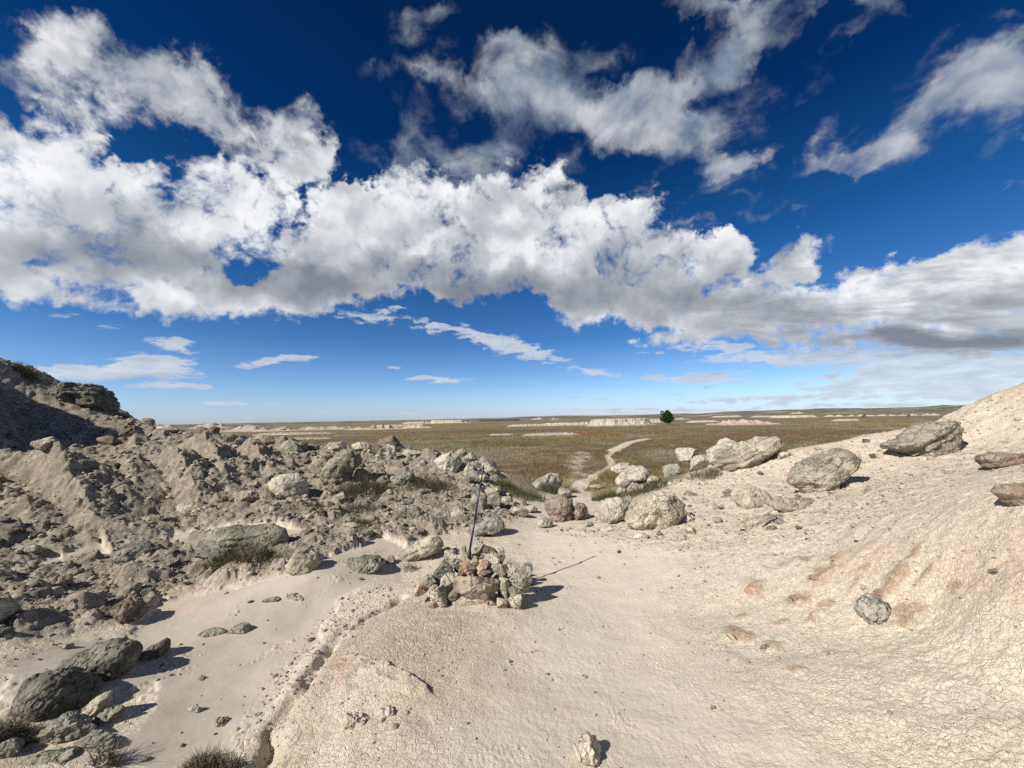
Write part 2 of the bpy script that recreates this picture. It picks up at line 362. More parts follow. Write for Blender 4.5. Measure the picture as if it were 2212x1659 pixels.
_W = np.linalg.solve(_A, np.concatenate([PTS[:, 2], [0, 0, 0]]))

def plain(x, y):
    r = np.hypot(x, y)
    z = -1.5 - 4.5 * sstep(130, 420, r) - 6 * sstep(420, 2500, r)
    z = z + 0.25 * fbm2(x / 40, y / 40, 3, 5) * sstep(25, 60, r) + 1.2 * fbm2(x / 300, y / 300, 3, 8) * sstep(200, 500, r)
    az = np.arctan2(x, np.maximum(y, 1e-3))
    far = sstep(1500, 3200, r)
    hill = 14 + 22 * sstep(0.05, 0.85, az) + 8 * sstep(-0.2, .1, az)
    z = z + far * hill * (0.62 + 0.9 * fbm2(x / 900, y / 900, 5, 21, 0.5))
    return z

def _near(x, y):
    z = np.full(x.shape, _W[_n]) + _W[_n + 1] * x + _W[_n + 2] * y
    for k in range(_n):
        z = z + _W[k] * _tps((x - PTS[k, 0]) ** 2 + (y - PTS[k, 1]) ** 2)
    return z

_GS = .2; _G0 = -44.0; _gn = int(88 / _GS) + 1
_gx, _gy = np.meshgrid(_G0 + _GS * np.arange(_gn), _G0 + _GS * np.arange(_gn)); NG = _near(_gx.ravel(), _gy.ravel()).reshape(_gn, _gn).ravel()
def _cr(t): return [((-.5 * t + 1) * t - .5) * t, (1.5 * t - 2.5) * t * t + 1, ((-1.5 * t + 2) * t + .5) * t, (.5 * t - .5) * t * t]
def near(x, y):
    fx = (x - _G0) / _GS; fy = (y - _G0) / _GS; ix = np.clip(np.floor(fx).astype(int), 1, _gn - 3); iy = np.clip(np.floor(fy).astype(int), 1, _gn - 3)
    wx, wy = _cr(fx - ix), _cr(fy - iy); z = 0
    for j in range(4):
        r0 = (iy + j - 1) * _gn + ix
        z = z + wy[j] * (wx[0] * NG[r0 - 1] + wx[1] * NG[r0] + wx[2] * NG[r0 + 1] + wx[3] * NG[r0 + 2])
    return z

def base(x, y):
    x = np.atleast_1d(np.asarray(x, float)); y = np.atleast_1d(np.asarray(y, float))
    r = np.hypot(x, y); z = np.empty_like(x)
    m = r < 42
    w = sstep(29, 41, r)
    z[~m] = plain(x[~m], y[~m])
    if m.any():
        z[m] = np.clip(near(x[m], y[m]), -2.5, 9) * (1 - w[m]) + plain(x[m], y[m]) * w[m]
    return z

def hit(u, v, ymax=4000.0):
    "where the line of sight through a photo point first meets the ground"
    d = ray(u, v); ys = np.geomspace(1.0, ymax, 900)
    z = EYE + d[2] * ys; g = base(d[0] * ys, ys)
    k = np.nonzero(z < g)[0]
    if not len(k): return None
    k = k[0]; lo, hi = ys[max(k - 1, 0)], ys[k]
    for _ in range(18):
        mid = (lo + hi) / 2
        if EYE + d[2] * mid < base(d[0] * mid, mid)[0]: hi = mid
        else: lo = mid
    return np.array([d[0] * hi, hi, EYE + d[2] * hi])

def poly_hit(pts, ymax=4000.0):
    return np.array([h[:2] for h in (hit(u, v, ymax) for u, v in pts) if h is not None])

def seg_dist(x, y, P):
    best = np.full(x.shape, 1e9); tt = np.zeros(x.shape)
    for i in range(len(P) - 1):
        a, b = P[i], P[i + 1]; ab = b - a; L = (ab ** 2).sum() + 1e-9
        t = np.clip(((x - a[0]) * ab[0] + (y - a[1]) * ab[1]) / L, 0, 1)
        d = np.hypot(x - a[0] - t * ab[0], y - a[1] - t * ab[1])
        k = d < best; best = np.where(k, d, best); tt = np.where(k, i + t, tt)
    return best, tt

def in_poly(x, y, P):
    c = np.zeros(x.shape, bool); j = len(P) - 1
    for i in range(len(P)):
        xi, yi = P[i]; xj, yj = P[j]
        c ^= ((yi > y) != (yj > y)) & (x < (xj - xi) * (y - yi) / (yj - yi + 1e-12) + xi); j = i
    return c
def soft_poly(x, y, P, w):
    "1 inside, 0 outside, w metres of blend"
    d, _ = seg_dist(x, y, np.vstack([P, P[:1]])); s = np.where(in_poly(x, y, P), d, -d)
    return sstep(-w, w, s)

# traced outlines, laid on the ground
TRAIL = poly_hit([(1170,1190),(1148,1135),(1190,1098),(1255,1072),(1245,1052),(1275,1030),(1300,1016),(1322,1003),(1312,985),(1330,970),(1362,955),(1398,948)])
TRAILW = np.array([.50,.40,.30,.27,.27,.27,.26,.27,.26,.26,.28])
ORANGE = poly_hit([(560,1659),(600,1575),(650,1490),(720,1405),(790,1345),(870,1295),(960,1290),(1030,1330),(1000,1380),(930,1400),(900,1440),(960,1500),(880,1470),(800,1428),(760,1450),(720,1520),(690,1590),(680,1659)])
SILT = poly_hit([(0,1440),(120,1392),(290,1370),(340,1300),(480,1270),(640,1240),(740,1190),(830,1160),(880,1190),(820,1250),(740,1290),(720,1330),(690,1390),(640,1440),(600,1520),(520,1620),(440,1659),(250,1659),(300,1560),(330,1480),(200,1500),(0,1560)])
SILT2 = poly_hit([(0,1235),(230,1170),(330,1160),(480,1138),(600,1133),(690,1150),(620,1165),(560,1180),(430,1178),(330,1184),(160,1212),(0,1250)])
WASH = poly_hit([(1000,1659),(1020,1500),(1080,1400),(1160,1330),(1190,1240),(1120,1180),(1120,1120),(1200,1120),(1260,1160),(1400,1175),(1480,1200),(1420,1280),(1470,1400),(1560,1500),(1700,1600),(1760,1659)])
RUB_L = poly_hit([(0,1000),(200,930),(330,915),(600,962),(760,978),(1040,1000),(1080,1050),(1130,1110),(1040,1150),(960,1150),(860,1190),(760,1200),(640,1230),(480,1260),(380,1280),(310,1340),(160,1362),(0,1392)])
RUB_L = np.vstack([RUB_L[2:], [(-9, 2.5), (-14, 5), (-30, 9), (-30, 22), (-12, 19.5), (-9.5, 16)]])
RUB_R = poly_hit([(1180,1150),(1290,1130),(1330,1060),(1460,1030),(1560,1010),(1700,975),(1850,952),(2060,910),(2212,845),(2212,960),(2000,1050),(1900,1150),(1650,1200),(1450,1200),(1330,1170)])
GRAV = poly_hit([(600,1659),(645,1560),(705,1440),(765,1370),(860,1300),(830,1270),(760,1275),(690,1330),(640,1400),(560,1480),(500,1600),(420,1659)])
GRASS_EDGE = np.array([(-26,25),(-13,21),(-8,18.5),(-3.5,15.0),(-1.2,13.2),(.2,12.2),(1.2,11.6),(1.9,11.4),(3.6,10.8),(5,11.3),(7,12.4),(9.5,13.5),(14,15),(24,21)])
GAP = poly_hit([(1262,1062),(1300,1040),(1340,1015),(1400,1000),(1480,1000),(1530,1010),(1480,1035),(1420,1062),(1360,1075),(1310,1088),(1285,1075)])
GAPL = poly_hit([(1085,1045),(1120,1030),(1170,1020),(1230,1035),(1225,1060),(1160,1078),(1110,1072)])
BARE = poly_hit([(1215,1000),(1240,975),(1275,968),(1275,985),(1262,1010),(1285,1035),(1240,1045),(1232,1020)])

NUBS = [(1628,1270,42,26),(1727,1292,56,30),(1784,1306,26,20),(1773,1246,50,30),(1806,1208,46,26),(1740,1213,28,18),(1929,1273,96,20),(1591,1370,46,40),(1659,1398,38,24),(1723,1450,36,18),(1967,1344,52,34),(2053,1274,32,14),(1969,1201,30,12),(1872,1234,30,13),(1690,1232,20,12),(1850,1262,40,12),(1610,1330,24,14),(2000,1240,40,10),(1760,1340,60,10),(1680,1350,40,12)]
NUBP = {(a, b): hit(a, b) for a, b, c, d in NUBS}

def spur(x, y, pts, h, wl, wr, lowend=0.3):
    "a ridge of earth along a traced crest, steeper on its right side"
    P = poly_hit(pts); d, t = seg_dist(x, y, P)
    k = np.clip(np.floor(t).astype(int), 0, len(P) - 2)
    ab = P[k + 1] - P[k]; side = ab[..., 0] * (y - P[k][..., 1]) - ab[..., 1] * (x - P[k][..., 0])
    w = np.where(side > 0, wl, wr) * (1 + 0.35 * fbm2(x * 2.2, y * 2.2, 2, 61))
    tn = t / (len(P) - 1); f = (1 - (1 - lowend) * tn) * (.25 + .75 * sstep(0, .35, tn))
    return h * f * np.clip(1 - (d / w), 0, 1) ** 1.15

def terrain(x, y):
    "height and surface masks for every ground vertex"
    z = base(x, y); r = np.hypot(x, y)
    zones = np.zeros((len(x), 4), np.float32)     # grass, orange clay, smooth silt, rubble
    N_ = r < 40; X, Y = x[N_], y[N_]; Z = z[N_]; rr = r[N_]
    wx = X + .10 * fbm2(X * 2, Y * 2, 3, 71); wy = Y + .10 * fbm2(X * 2, Y * 2, 3, 72)
    orange = soft_poly(wx, wy, ORANGE, .10)
    vx = wx + .10 * fbm2(X * 7, Y * 7, 4, 87, .6); vy = wy + .10 * fbm2(X * 7, Y * 7, 4, 88, .6)
    silt = np.maximum(soft_poly(vx, vy, SILT, .05), soft_poly(vx, vy, SILT2, .07))
    wash = soft_poly(wx, wy, WASH, .35)
    rl = soft_poly(vx, vy, RUB_L, .14) * (1 - silt); rr_ = soft_poly(wx, wy, RUB_R, .4)
    grav = soft_poly(wx, wy, GRAV, .06) * (1 - .5 * silt)
    ge = np.interp(X, GRASS_EDGE[:, 0], GRASS_EDGE[:, 1])
    grass = sstep(-.5, .7, Y - ge + 1.0 * fbm2(X * .7, Y * .7, 3, 73))
    grass = np.maximum(grass, soft_poly(wx, wy, GAP, .2)); grass = np.maximum(grass, .8 * soft_poly(wx, wy, GAPL, .2))
    td, tt = seg_dist(X + .12 * fbm2(X, Y, 2, 74), Y, TRAIL); tw = np.interp(tt, np.arange(len(TRAILW)), TRAILW)
    trail = 1 - sstep(tw * .8, tw * 1.25, td)
    bare = soft_poly(wx, wy, BARE, .35)
    grass = grass * (1 - trail) * (1 - bare * .6 * sstep(-.5, .3, fbm2(X * 1.4, Y * .25, 4, 75)))
    left = sstep(-9, -10.5, X + .3 * Y - 3) * (Y < 22) * (Y > 4)
    rub = np.maximum(rl, np.maximum(.40 * rr_, left * 1.0))
    # earth spurs of the eroded bank
    sp = 0
    for pts, h, wl, wr in [([(40,1010),(110,1045),(160,1100),(205,1172)], .95, 1.1, .30), ([(330,1010),(375,1025),(405,1060),(425,1112)], .85, .9, .28),
                           ([(385,975),(435,990),(475,1025),(490,1068)], .75, .8, .24), ([(520,980),(550,995),(590,1035)], .6, .65, .22), ([(250,1000),(280,1030),(300,1075)], .4, .5, .22),
                           ([(450,975),(480,985),(500,1010)], .4, .45, .2), ([(0,1100),(60,1130),(110,1190)], .35, .6, .25)]:
        sp = np.maximum(sp, spur(wx, wy, pts, h, wl, wr))
    gully = 1 - .9 * np.clip(sp / .10, 0, 1)
    silt = silt * gully; rl = soft_poly(vx, vy, RUB_L, .14) * (1 - silt); rub = np.maximum(rl, np.maximum(.40 * rr_, left * 1.0))
    Z = Z + sp * (1 + .45 * fbm2(X * 4, Y * 4, 4, 62, .6))
    rl = np.maximum(rl, left * (1 - silt)); lf = (1 - wash) * (1 - silt)
    Z = Z + .06 * fbm2(X * .9, Y * .9, 4, 1) * (.25 + .75 * lf) * (1 - .6 * grass)
    Z = Z + .030 * fbm2(X * 4, Y * 4, 5, 2, .6) * (.12 + .88 * np.maximum(rub, .25 * lf)) * (1 - .7 * orange)
    up = rr_ * (1 - grass) + sstep(1.1, 1.6, Z) * (X > 2) * (1 - grass)
    Z = Z + np.clip(up, 0, 1) * ((.08 + .16 * sstep(1.5, 2.2, Z)) * fbm2(X * 1.1, Y * 1.3, 5, 66, .6, True) + .03 * fbm2(X * 5, Y * 5, 4, 67, .65, True) - .03)
    # erosion rills running down the right bank
    bank = sstep(.10, .5, Z) * (X > 1) * (1 - grass)
    Z = Z + bank * .04 * fbm2(X * 1.6 + .4 * Y, Y * 2.2, 5, 9, .6, True)
    Z = Z + bank * .018 * fbm2(X * 7, Y * 7, 5, 10, .65)
    # stones sunk in the rubble
    Z = Z + rub * (1 - .7 * rr_) * (.19 * fbm2(X * .8 + .3 * Y, Y * .9, 5, 64, .55, True) + .035 * fbm2(X * 5, Y * 5, 5, 65, .7, True))
    rc = rub * (.32 + .68 * gully)
    q = 0
    for size, p, sd_, wgt in [(.75, .16, 98, .8), (.42, .28, 104, .8), (.24, .34, 110, .75), (.13, .45, 120, .62), (.07, .55, 130, .7), (.035, .7, 140, .85)]:
        m = rc > .08
        l = np.zeros_like(Z); l[m] = lumps(wx[m] + .25 * size * fbm2(X[m] / size * .7, Y[m] / size * .7, 3, 63), wy[m] + .25 * size * fbm2(X[m] / size * .7, Y[m] / size * .7, 3, 68), size, p, sd_)
        q = np.maximum(q, l * wgt) + .22 * l
    Z = Z + .86 * q * np.clip(rc * 1.2, 0, 1) * (.55 + .45 * rl) * (1 - .5 * rr_)
    # gravel in the gullies, scattered crumbs elsewhere
    dens = sstep(-.05, .35, fbm2(X * 1.1, Y * 1.1, 3, 77))
    m = (rr < 12)
    l = np.zeros_like(Z); gd = sstep(-.35, .3, fbm2(X[m] * 3, Y[m] * 3, 3, 91)); l[m] = np.maximum(lumps(X[m], Y[m], .055, .30, 150, .6), lumps(X[m], Y[m], .032, .5, 155, .6)) * gd; l2 = np.zeros_like(Z); l2[m] = lumps(X[m], Y[m], .022, .6, 160, .7)
    Z = Z + np.maximum(l, l2) * np.clip(grav * (.35 + .65 * sstep(-.2, .3, fbm2(X * 2.2, Y * 2.2, 3, 89))) + .7 * silt * sstep(.18, .42, fbm2((X - .8 * Y) * 2.6, (X + Y) * .9, 4, 86)) + .35 * dens * (1 - silt * .8) * (1 - .8 * orange) * (1 - grass) * (1 - .5 * wash), 0, 1)
    nubm = np.zeros_like(Z)
    # rust-stained nubs weathering out of the bank
    for (u_, v_, w_, h_) in NUBS:
        c_ = NUBP[(u_, v_)]
        if c_ is None: continue
        sx = w_ / F * c_[1] * .50; sy = h_ / F * c_[1] * 1.0
        d = np.hypot((wx - c_[0]) / sx, (wy - c_[1]) / sy) * (1 + .5 * fbm2(X * 14, Y * 14, 4, 92, .65)) ; k = d < 1.6
        bmp = np.clip(1.05 - d[k], 0, 1) ** .55 * (.5 + .5 * sstep(.6, -.5, (wy[k] - c_[1]) / sy)); Z[k] += bmp * .19 * min(sx * 2, .35); nubm[k] = np.maximum(nubm[k], sstep(1.1, .5, d[k]))
    # mud polygons
    cn = sstep(-.30, .25, fbm2(X * .9 + 5, Y * .9, 4, 93)); cm = np.clip(np.maximum(orange, .85 * bank * cn) + .25 * dens * lf, 0, 1) * (rr < 9) * (1 - grav)
    m = cm > .05; c = np.ones_like(Z)
    cx_ = X[m] + .012 * fbm2(X[m] * 14, Y[m] * 14, 2, 78); cy_ = Y[m] + .012 * fbm2(X[m] * 14, Y[m] * 14, 2, 79)
    c[m] = np.where(fbm2(X[m] * .7, Y[m] * .7, 2, 98) > 0, cracks2(cx_, cy_, .05, 170), cracks2(cx_, cy_, .085, 175)); c2 = np.ones_like(Z); c2[m] = cracks2(cx_, cy_, .17, 180)
    Z = Z + bank * (1 - cn) * .012 * fbm2(X * 16, Y * 16, 4, 94, .65, True)
    cb_ = bank * (1 - .6 * cn); mb = (cb_ > .05) & (rr < 9); lb_ = np.zeros_like(Z); lb_[mb] = np.maximum(lumps(wx[mb], wy[mb], .05, .45, 190, .35), lumps(wx[mb], wy[mb], .026, .5, 195, .45)); Z = Z + .7 * cb_ * lb_ * (.4 + .6 * sstep(-.3, .2, fbm2(X * 2.5, Y * 2.5, 3, 84)))
    Z = Z - cm * (.0065 * (1 - sstep(.0, .16, c)) + .005 * (1 - sstep(.0, .06, c2)))
    # flow ripples on the silt
    Z = Z + silt * .006 * fbm2((X - .8 * Y) * 5, (X + Y) * 1.2, 4, 80, .5, True) + silt * .025 * fbm2(X * .8 - Y * .4, Y * .8, 2, 81)
    Z = Z + wash * (.010 * fbm2(X * 1.5, Y * 2, 3, 82, .6) + .0035 * fbm2(X * 22, Y * 22, 4, 95, .6) + .006 * sstep(.1, .5, fbm2(X * 2, Y * 2, 2, 96)) * fbm2(X * 45, Y * 45, 2, 97))
    # the cut along the orange clay, and the trail tread
    EDGE = poly_hit([(715,1420),(790,1425),(850,1448),(900,1475),(960,1505)])
    de, te = seg_dist(wx, wy, EDGE); k_ = np.clip(np.floor(te).astype(int), 0, len(EDGE) - 2); ab_ = EDGE[k_ + 1] - EDGE[k_]; sg = ab_[..., 0] * (wy - EDGE[k_][..., 1]) - ab_[..., 1] * (wx - EDGE[k_][..., 0])
    Z = Z + (sg < 0) * .034 * np.exp(-de / .22) * (.55 + .6 * sstep(-.3, .2, fbm2(X * 6, Y * 6, 2, 85))) * sstep(0, .6, te) * sstep(len(EDGE) - 1, len(EDGE) - 1.6, te)
    GUL = poly_hit([(870,1290),(790,1330),(720,1390),(670,1460),(610,1560),(560,1650)])
    dg, _ = seg_dist(wx, wy, GUL); Z = Z - .11 * np.exp(-(dg / .055) ** 2) * (.5 + .5 * sstep(-.4, .2, fbm2(X * 4, Y * 4, 2, 76)))
    Z = Z - .06 * trail * sstep(8, 14, Y) - .03 * bare
    Z = Z + grass * .05 * np.abs(fbm2(X * 1.5, Y * 1.5, 3, 83))
    z[N_] = Z
    g = np.ones(len(x), np.float32); g[N_] = grass
    F_ = ~N_
    if F_.any():
        td, tt = seg_dist(x[F_], y[F_], TRAIL); g[F_] = np.clip(sstep(.5, .8, td), 0, 1)
    global NUBM
    NUBM = np.zeros(len(x), np.float32); NUBM[N_] = np.maximum(nubm, .5 * sstep(1.9, 2.5, Z) * (X > 6))
    zones[:, 0] = g; zones[N_, 1] = orange; zones[N_, 2] = np.clip(silt + wash * .62, 0, 1); zones[N_, 3] = np.clip(rl + left, 0, 1)
    return z, zones

SAGE, OLIVE, BROWN, RUSSET, FIRE, GREEN, STRAW = [np.array(c) for c in ((.215,.190,.122),(.185,.150,.070),(.150,.108,.060),(.170,.110,.060),(.21,.12,.05),(.135,.130,.048),(.29,.235,.125))]
PATCH = [(1290,938,60,7,FIRE,.9),(1120,952,170,10,GREEN,.6),(1230,950,80,8,OLIVE,.8),(1215,1022,34,22,RUSSET,.8),(1180,1035,40,12,GREEN,.5),(1305,990,34,20,RUSSET,.55),(1000,985,200,16,SAGE,.8),(1460,985,90,18,SAGE,.9),(1390,1000,40,14,GREEN,.6),
         (1640,945,200,10,RUSSET,.7),(1800,935,260,6,BROWN,.8),(1480,952,120,6,RUSSET,.6),(700,950,160,8,BROWN,.6),(560,944,160,6,RUSSET,.35),(1050,932,260,5,BROWN,.8),(900,940,160,6,OLIVE,.7),(1700,965,160,8,SAGE,.5),(1380,925,160,4,OLIVE,.8),(1900,915,260,4,STRAW,.5),(800,965,220,8,SAGE,.7)]
_PW = []
for u_, v_, ru_, rv_, c_, a_ in PATCH:
    h_ = hit(u_, v_)
    if h_ is not None: _PW.append((h_[0], h_[1], ru_ / F * h_[1], h_[1] ** 2 * rv_ / (F * 3.6), c_, a_))
def tones(x, y):
    "colour of the prairie plants"
    a = fbm2(x * .035, y * .10, 5, 41, .6); b = fbm2(x * .02 + 7, y * .07, 5, 42, .6); c = fbm2(x * .3, y * .5, 4, 43, .6)
    t = OLIVE + (SAGE - OLIVE) * sstep(-.12, .22, a)[:, None]
    t = t + (BROWN - t) * (sstep(.05, .25, b) * .85)[:, None]; t = t + (RUSSET - t) * (sstep(.18, .38, fbm2(x * .05, y * .14, 4, 44)) * .35)[:, None]
    t = t + (GREEN - t) * (sstep(.12, .35, fbm2(x * .06 + 3, y * .12, 4, 45)) * .6)[:, None]; t = t + (STRAW - t) * (sstep(.1, .4, c) * .45)[:, None]
    for px, py, rx, ry, cc, am in _PW:
        d = np.hypot((x - px) / rx, (y - py) / ry) + .5 * fbm2(x / rx * 2, y / ry * 2, 3, 46)
        t = t + (cc - t) * (am * sstep(1.15, .55, d))[:, None]
    return t * 1.18 * (1 + .35 * c[:, None])

def mesh_from(name, verts, faces, smooth=True):
    me = bpy.data.meshes.new(name)
    verts = np.ascontiguousarray(verts, np.float32); faces = np.ascontiguousarray(faces, np.int32)
    k = faces.shape[1]
    me.vertices.add(len(verts)); me.vertices.foreach_set('co', verts.ravel())
    me.loops.add(faces.size); me.loops.foreach_set('vertex_index', faces.ravel())
    me.polygons.add(len(faces)); me.polygons.foreach_set('loop_start', np.arange(0, faces.size, k, dtype=np.int32))
    me.polygons.foreach_set('use_smooth', np.full(len(faces), smooth, bool))
    me.update(); me.validate()
    return me

Q = globals().get('QUAL', 1.0)
def build_ground(m):
    fine = np.linspace(R(-62), R(62), int(1350 * Q)); coarse = np.linspace(R(62), R(298), 80)[1:-1]
    an = np.concatenate([fine, coarse])
    rad = np.concatenate([np.geomspace(.5, 1.3, 12)[:-1], np.geomspace(1.3, 26, int(1000 * Q))[:-1], np.geomspace(26, 160, int(260 * Q))[:-1], np.geomspace(160, 12000, int(330 * Q))])
    A_, R_ = np.meshgrid(an, rad)
    x = (np.sin(A_) * R_).ravel(); y = (np.cos(A_) * R_).ravel()
    z, zones = terrain(x, y)
    na, nr = len(an), len(rad)
    i = np.arange(nr - 1)[:, None] * na; j = np.arange(na)[None, :]; j2 = (j + 1) % na
    f = np.stack([i + j, i + j2, i + na + j2, i + na + j], -1).reshape(-1, 4)
    V = np.stack([x, y, z], 1)
    me = mesh_from('ground', V, f[:, ::-1])
    a = me.attributes.new('zones', 'FLOAT_COLOR', 'POINT'); a.data.foreach_set('color', zones.ravel())
    tn = np.ones((len(x), 4), np.float32); k = np.nonzero(zones[:, 0] > .01)[0]; tn[k, :3] = tones(x[k], y[k]); tn[:, 3] = NUBM; a = me.attributes.new('tone', 'FLOAT_COLOR', 'POINT'); a.data.foreach_set('color', tn.ravel())
    o = bpy.data.objects.new('ground', me); col.objects.link(o); me.materials.append(m)
    o['kind'] = 'structure'
    return o
# ---------------------------------------------------------------- ground material
def bsdf_out(g, nt, colr, rough=0.9, normal=None, spec=0.2):
    b = g.new('ShaderNodeBsdfPrincipled'); g.put(b.inputs['Base Color'], colr); g.put(b.inputs['Roughness'], rough)
    b.inputs['Specular IOR Level'].default_value = spec
    if normal is not None: g.put(b.inputs['Normal'], normal)
    o = g.new('ShaderNodeOutputMaterial'); nt.links.new(b.outputs[0], o.inputs[0]); return b
def bump(g, h, dist, strength=1.0, nrm=None):
    n = g.new('ShaderNodeBump'); g.put(n.inputs['Strength'], strength); n.inputs['Distance'].default_value = dist
    g.put(n.inputs['Height'], h)
    if nrm is not None: g.put(n.inputs['Normal'], nrm)
    return n.outputs[0]

def ground_material():
    m, nt = mat('badlands_ground'); g = N(nt)
    P = g.new('ShaderNodeNewGeometry').outputs['Position']
    at_ = g.new('ShaderNodeAttribute', attribute_name='zones')
    sp = g.new('ShaderNodeSeparateColor'); g.put(sp.inputs[0], at_.outputs['Color'])
    grass, orange, silt = sp.outputs; rub = at_.outputs['Alpha']
    n_big = g.noise(P, .7, 4, .55); n_mid = g.noise(P, 6, 5, .6); n_fine = g.noise(P, 60, 4, .6)
    c = g.mix(g.ramp(n_big, .35, .65), (.60, .518, .382), (.55, .485, .385))
    c = g.mix(g.ramp(n_mid, .35, .75), c, (.655, .572, .432))
    c = g.mix(g.math('MULTIPLY', silt, .8), c, g.mix(g.ramp(g.noise(g.mapping(P, rot=(0, 0, R(35)), scale=(1, 5, 1)), 1.6, 5, .6), .35, .7), (.56, .510, .425), (.49, .44, .36)))
    c = g.mix(g.math('MULTIPLY', g.ramp(silt, .7, 1.0), .75), c, g.mix(g.ramp(g.noise(P, 2.2, 5, .6), .35, .65), (.475, .415, .335), (.40, .345, .275)))
    c = g.mix(g.math('MULTIPLY', rub, .85), c, g.mix(g.ramp(n_mid, .32, .68), (.175, .148, .117), (.305, .262, .205)))
    w2 = g.new('ShaderNodeTexNoise'); g.put(w2.inputs['Vector'], P); w2.inputs['Scale'].default_value = 9; w2.inputs['Detail'].default_value = 3
    PV = g.vec('ADD', P, g.vec('SCALE', g.vec('SUBTRACT', w2.outputs['Color'], (.5, .5, .5)), scale=.12))
    cv1 = g.new('ShaderNodeSeparateColor'); g.put(cv1.inputs[0], g.vor(PV, 5.5, out='Color')); cv2 = g.new('ShaderNodeSeparateColor'); g.put(cv2.inputs[0], g.vor(PV, 17, out='Color'))
    var = g.math('ADD', .62, g.math('ADD', g.math('MULTIPLY', cv1.outputs[0], .42), g.math('MULTIPLY', cv2.outputs[1], .36)))
    cr = g.vec('SCALE', c, scale=var); c = g.mix(g.math('MULTIPLY', rub, .9), c, cr)
    oc = g.mix(g.ramp(g.noise(P, 3, 4, .6), .35, .65), (.47, .355, .26), (.54, .455, .355))
    c = g.mix(g.math('MULTIPLY', orange, g.ramp(g.noise(P, 4.5, 5, .65), .30, .60, .35, 1.0)), c, oc)
    c = g.mix(g.math('MULTIPLY', g.ramp(g.noise(g.mapping(P, loc=(3, 1, 5)), .55, 5, .6), .56, .70), g.math('MULTIPLY', g.math('SUBTRACT', 1.0, rub), .55)), c, (.57, .43, .31))
    nub = g.new('ShaderNodeAttribute', attribute_name='tone').outputs['Alpha']
    c = g.mix(g.math('MULTIPLY', nub, g.ramp(g.noise(P, 14, 4, .6), .30, .58, .25, .95)), c, (.40, .275, .18))
    # salt-pale and iron-stained specks
    c = g.mix(g.math('MULTIPLY', g.ramp(g.noise(P, 130, 2, .5), .62, .75), .5), c, (.40, .35, .28))
    # prairie
    pf = g.noise(P, 1.3, 5, .65)
    gc = g.new('ShaderNodeAttribute', attribute_name='tone').outputs['Color']
    gc = g.mix(g.ramp(pf, .35, .7, 0, .75), gc, g.mix(1.0, gc, (.45, .42, .40), 'MULTIPLY'))
    ln = g.new('ShaderNodeVectorMath', operation='LENGTH'); g.put(ln.inputs[0], P); dist = ln.outputs['Value']
    fb = g.noise(g.mapping(P, scale=(.0035, .018, .01)), 1.0, 8, .68)
    far = g.ramp(dist, 90, 500)
    bare = g.math('MULTIPLY', g.ramp(fb, .60, .64), far)
    gc = g.mix(bare, gc, (.56, .50, .40))
    gc = g.mix(g.ramp(dist, 900, 3000, 0, .8), gc, g.mix(g.ramp(fb, .5, .60), (.085, .09, .065), (.42, .38, .30)))
    c = g.mix(grass, c, gc)
    h = g.math('ADD', g.math('MULTIPLY', n_mid, .5), g.math('MULTIPLY', n_fine, .35))
    nr = bump(g, h, .035, g.math('SUBTRACT', .5, g.math('MULTIPLY', silt, .42)))
    h2 = g.math('ADD', g.noise(P, 170, 4, .65), g.math('MULTIPLY', g.ramp(g.vor(g.vec('ADD', P, g.vec('SCALE', g.vec('SUBTRACT', g.new('ShaderNodeTexNoise').outputs['Color'], (.5,.5,.5)), scale=.02)), 26, 'DISTANCE_TO_EDGE'), 0, .09), g.math('MULTIPLY', g.ramp(n_mid, .36, .52), g.math('SUBTRACT', 1.0, g.math('MULTIPLY', silt, .95)))))
    ln_ = g.ramp(g.math('ABSOLUTE', g.math('SUBTRACT', g.noise(P, 16, 6, .6, .4), .5)), 0, .022)
    h2 = g.math('ADD', h2, g.math('MULTIPLY', ln_, g.math('SUBTRACT', .8, g.math('MULTIPLY', silt, .75))))
    nr = bump(g, h2, .009, g.math('SUBTRACT', .66, g.math('MULTIPLY', silt, .50)), nr)
    bsdf_out(g, nt, c, .95, nr, .12)
    return m

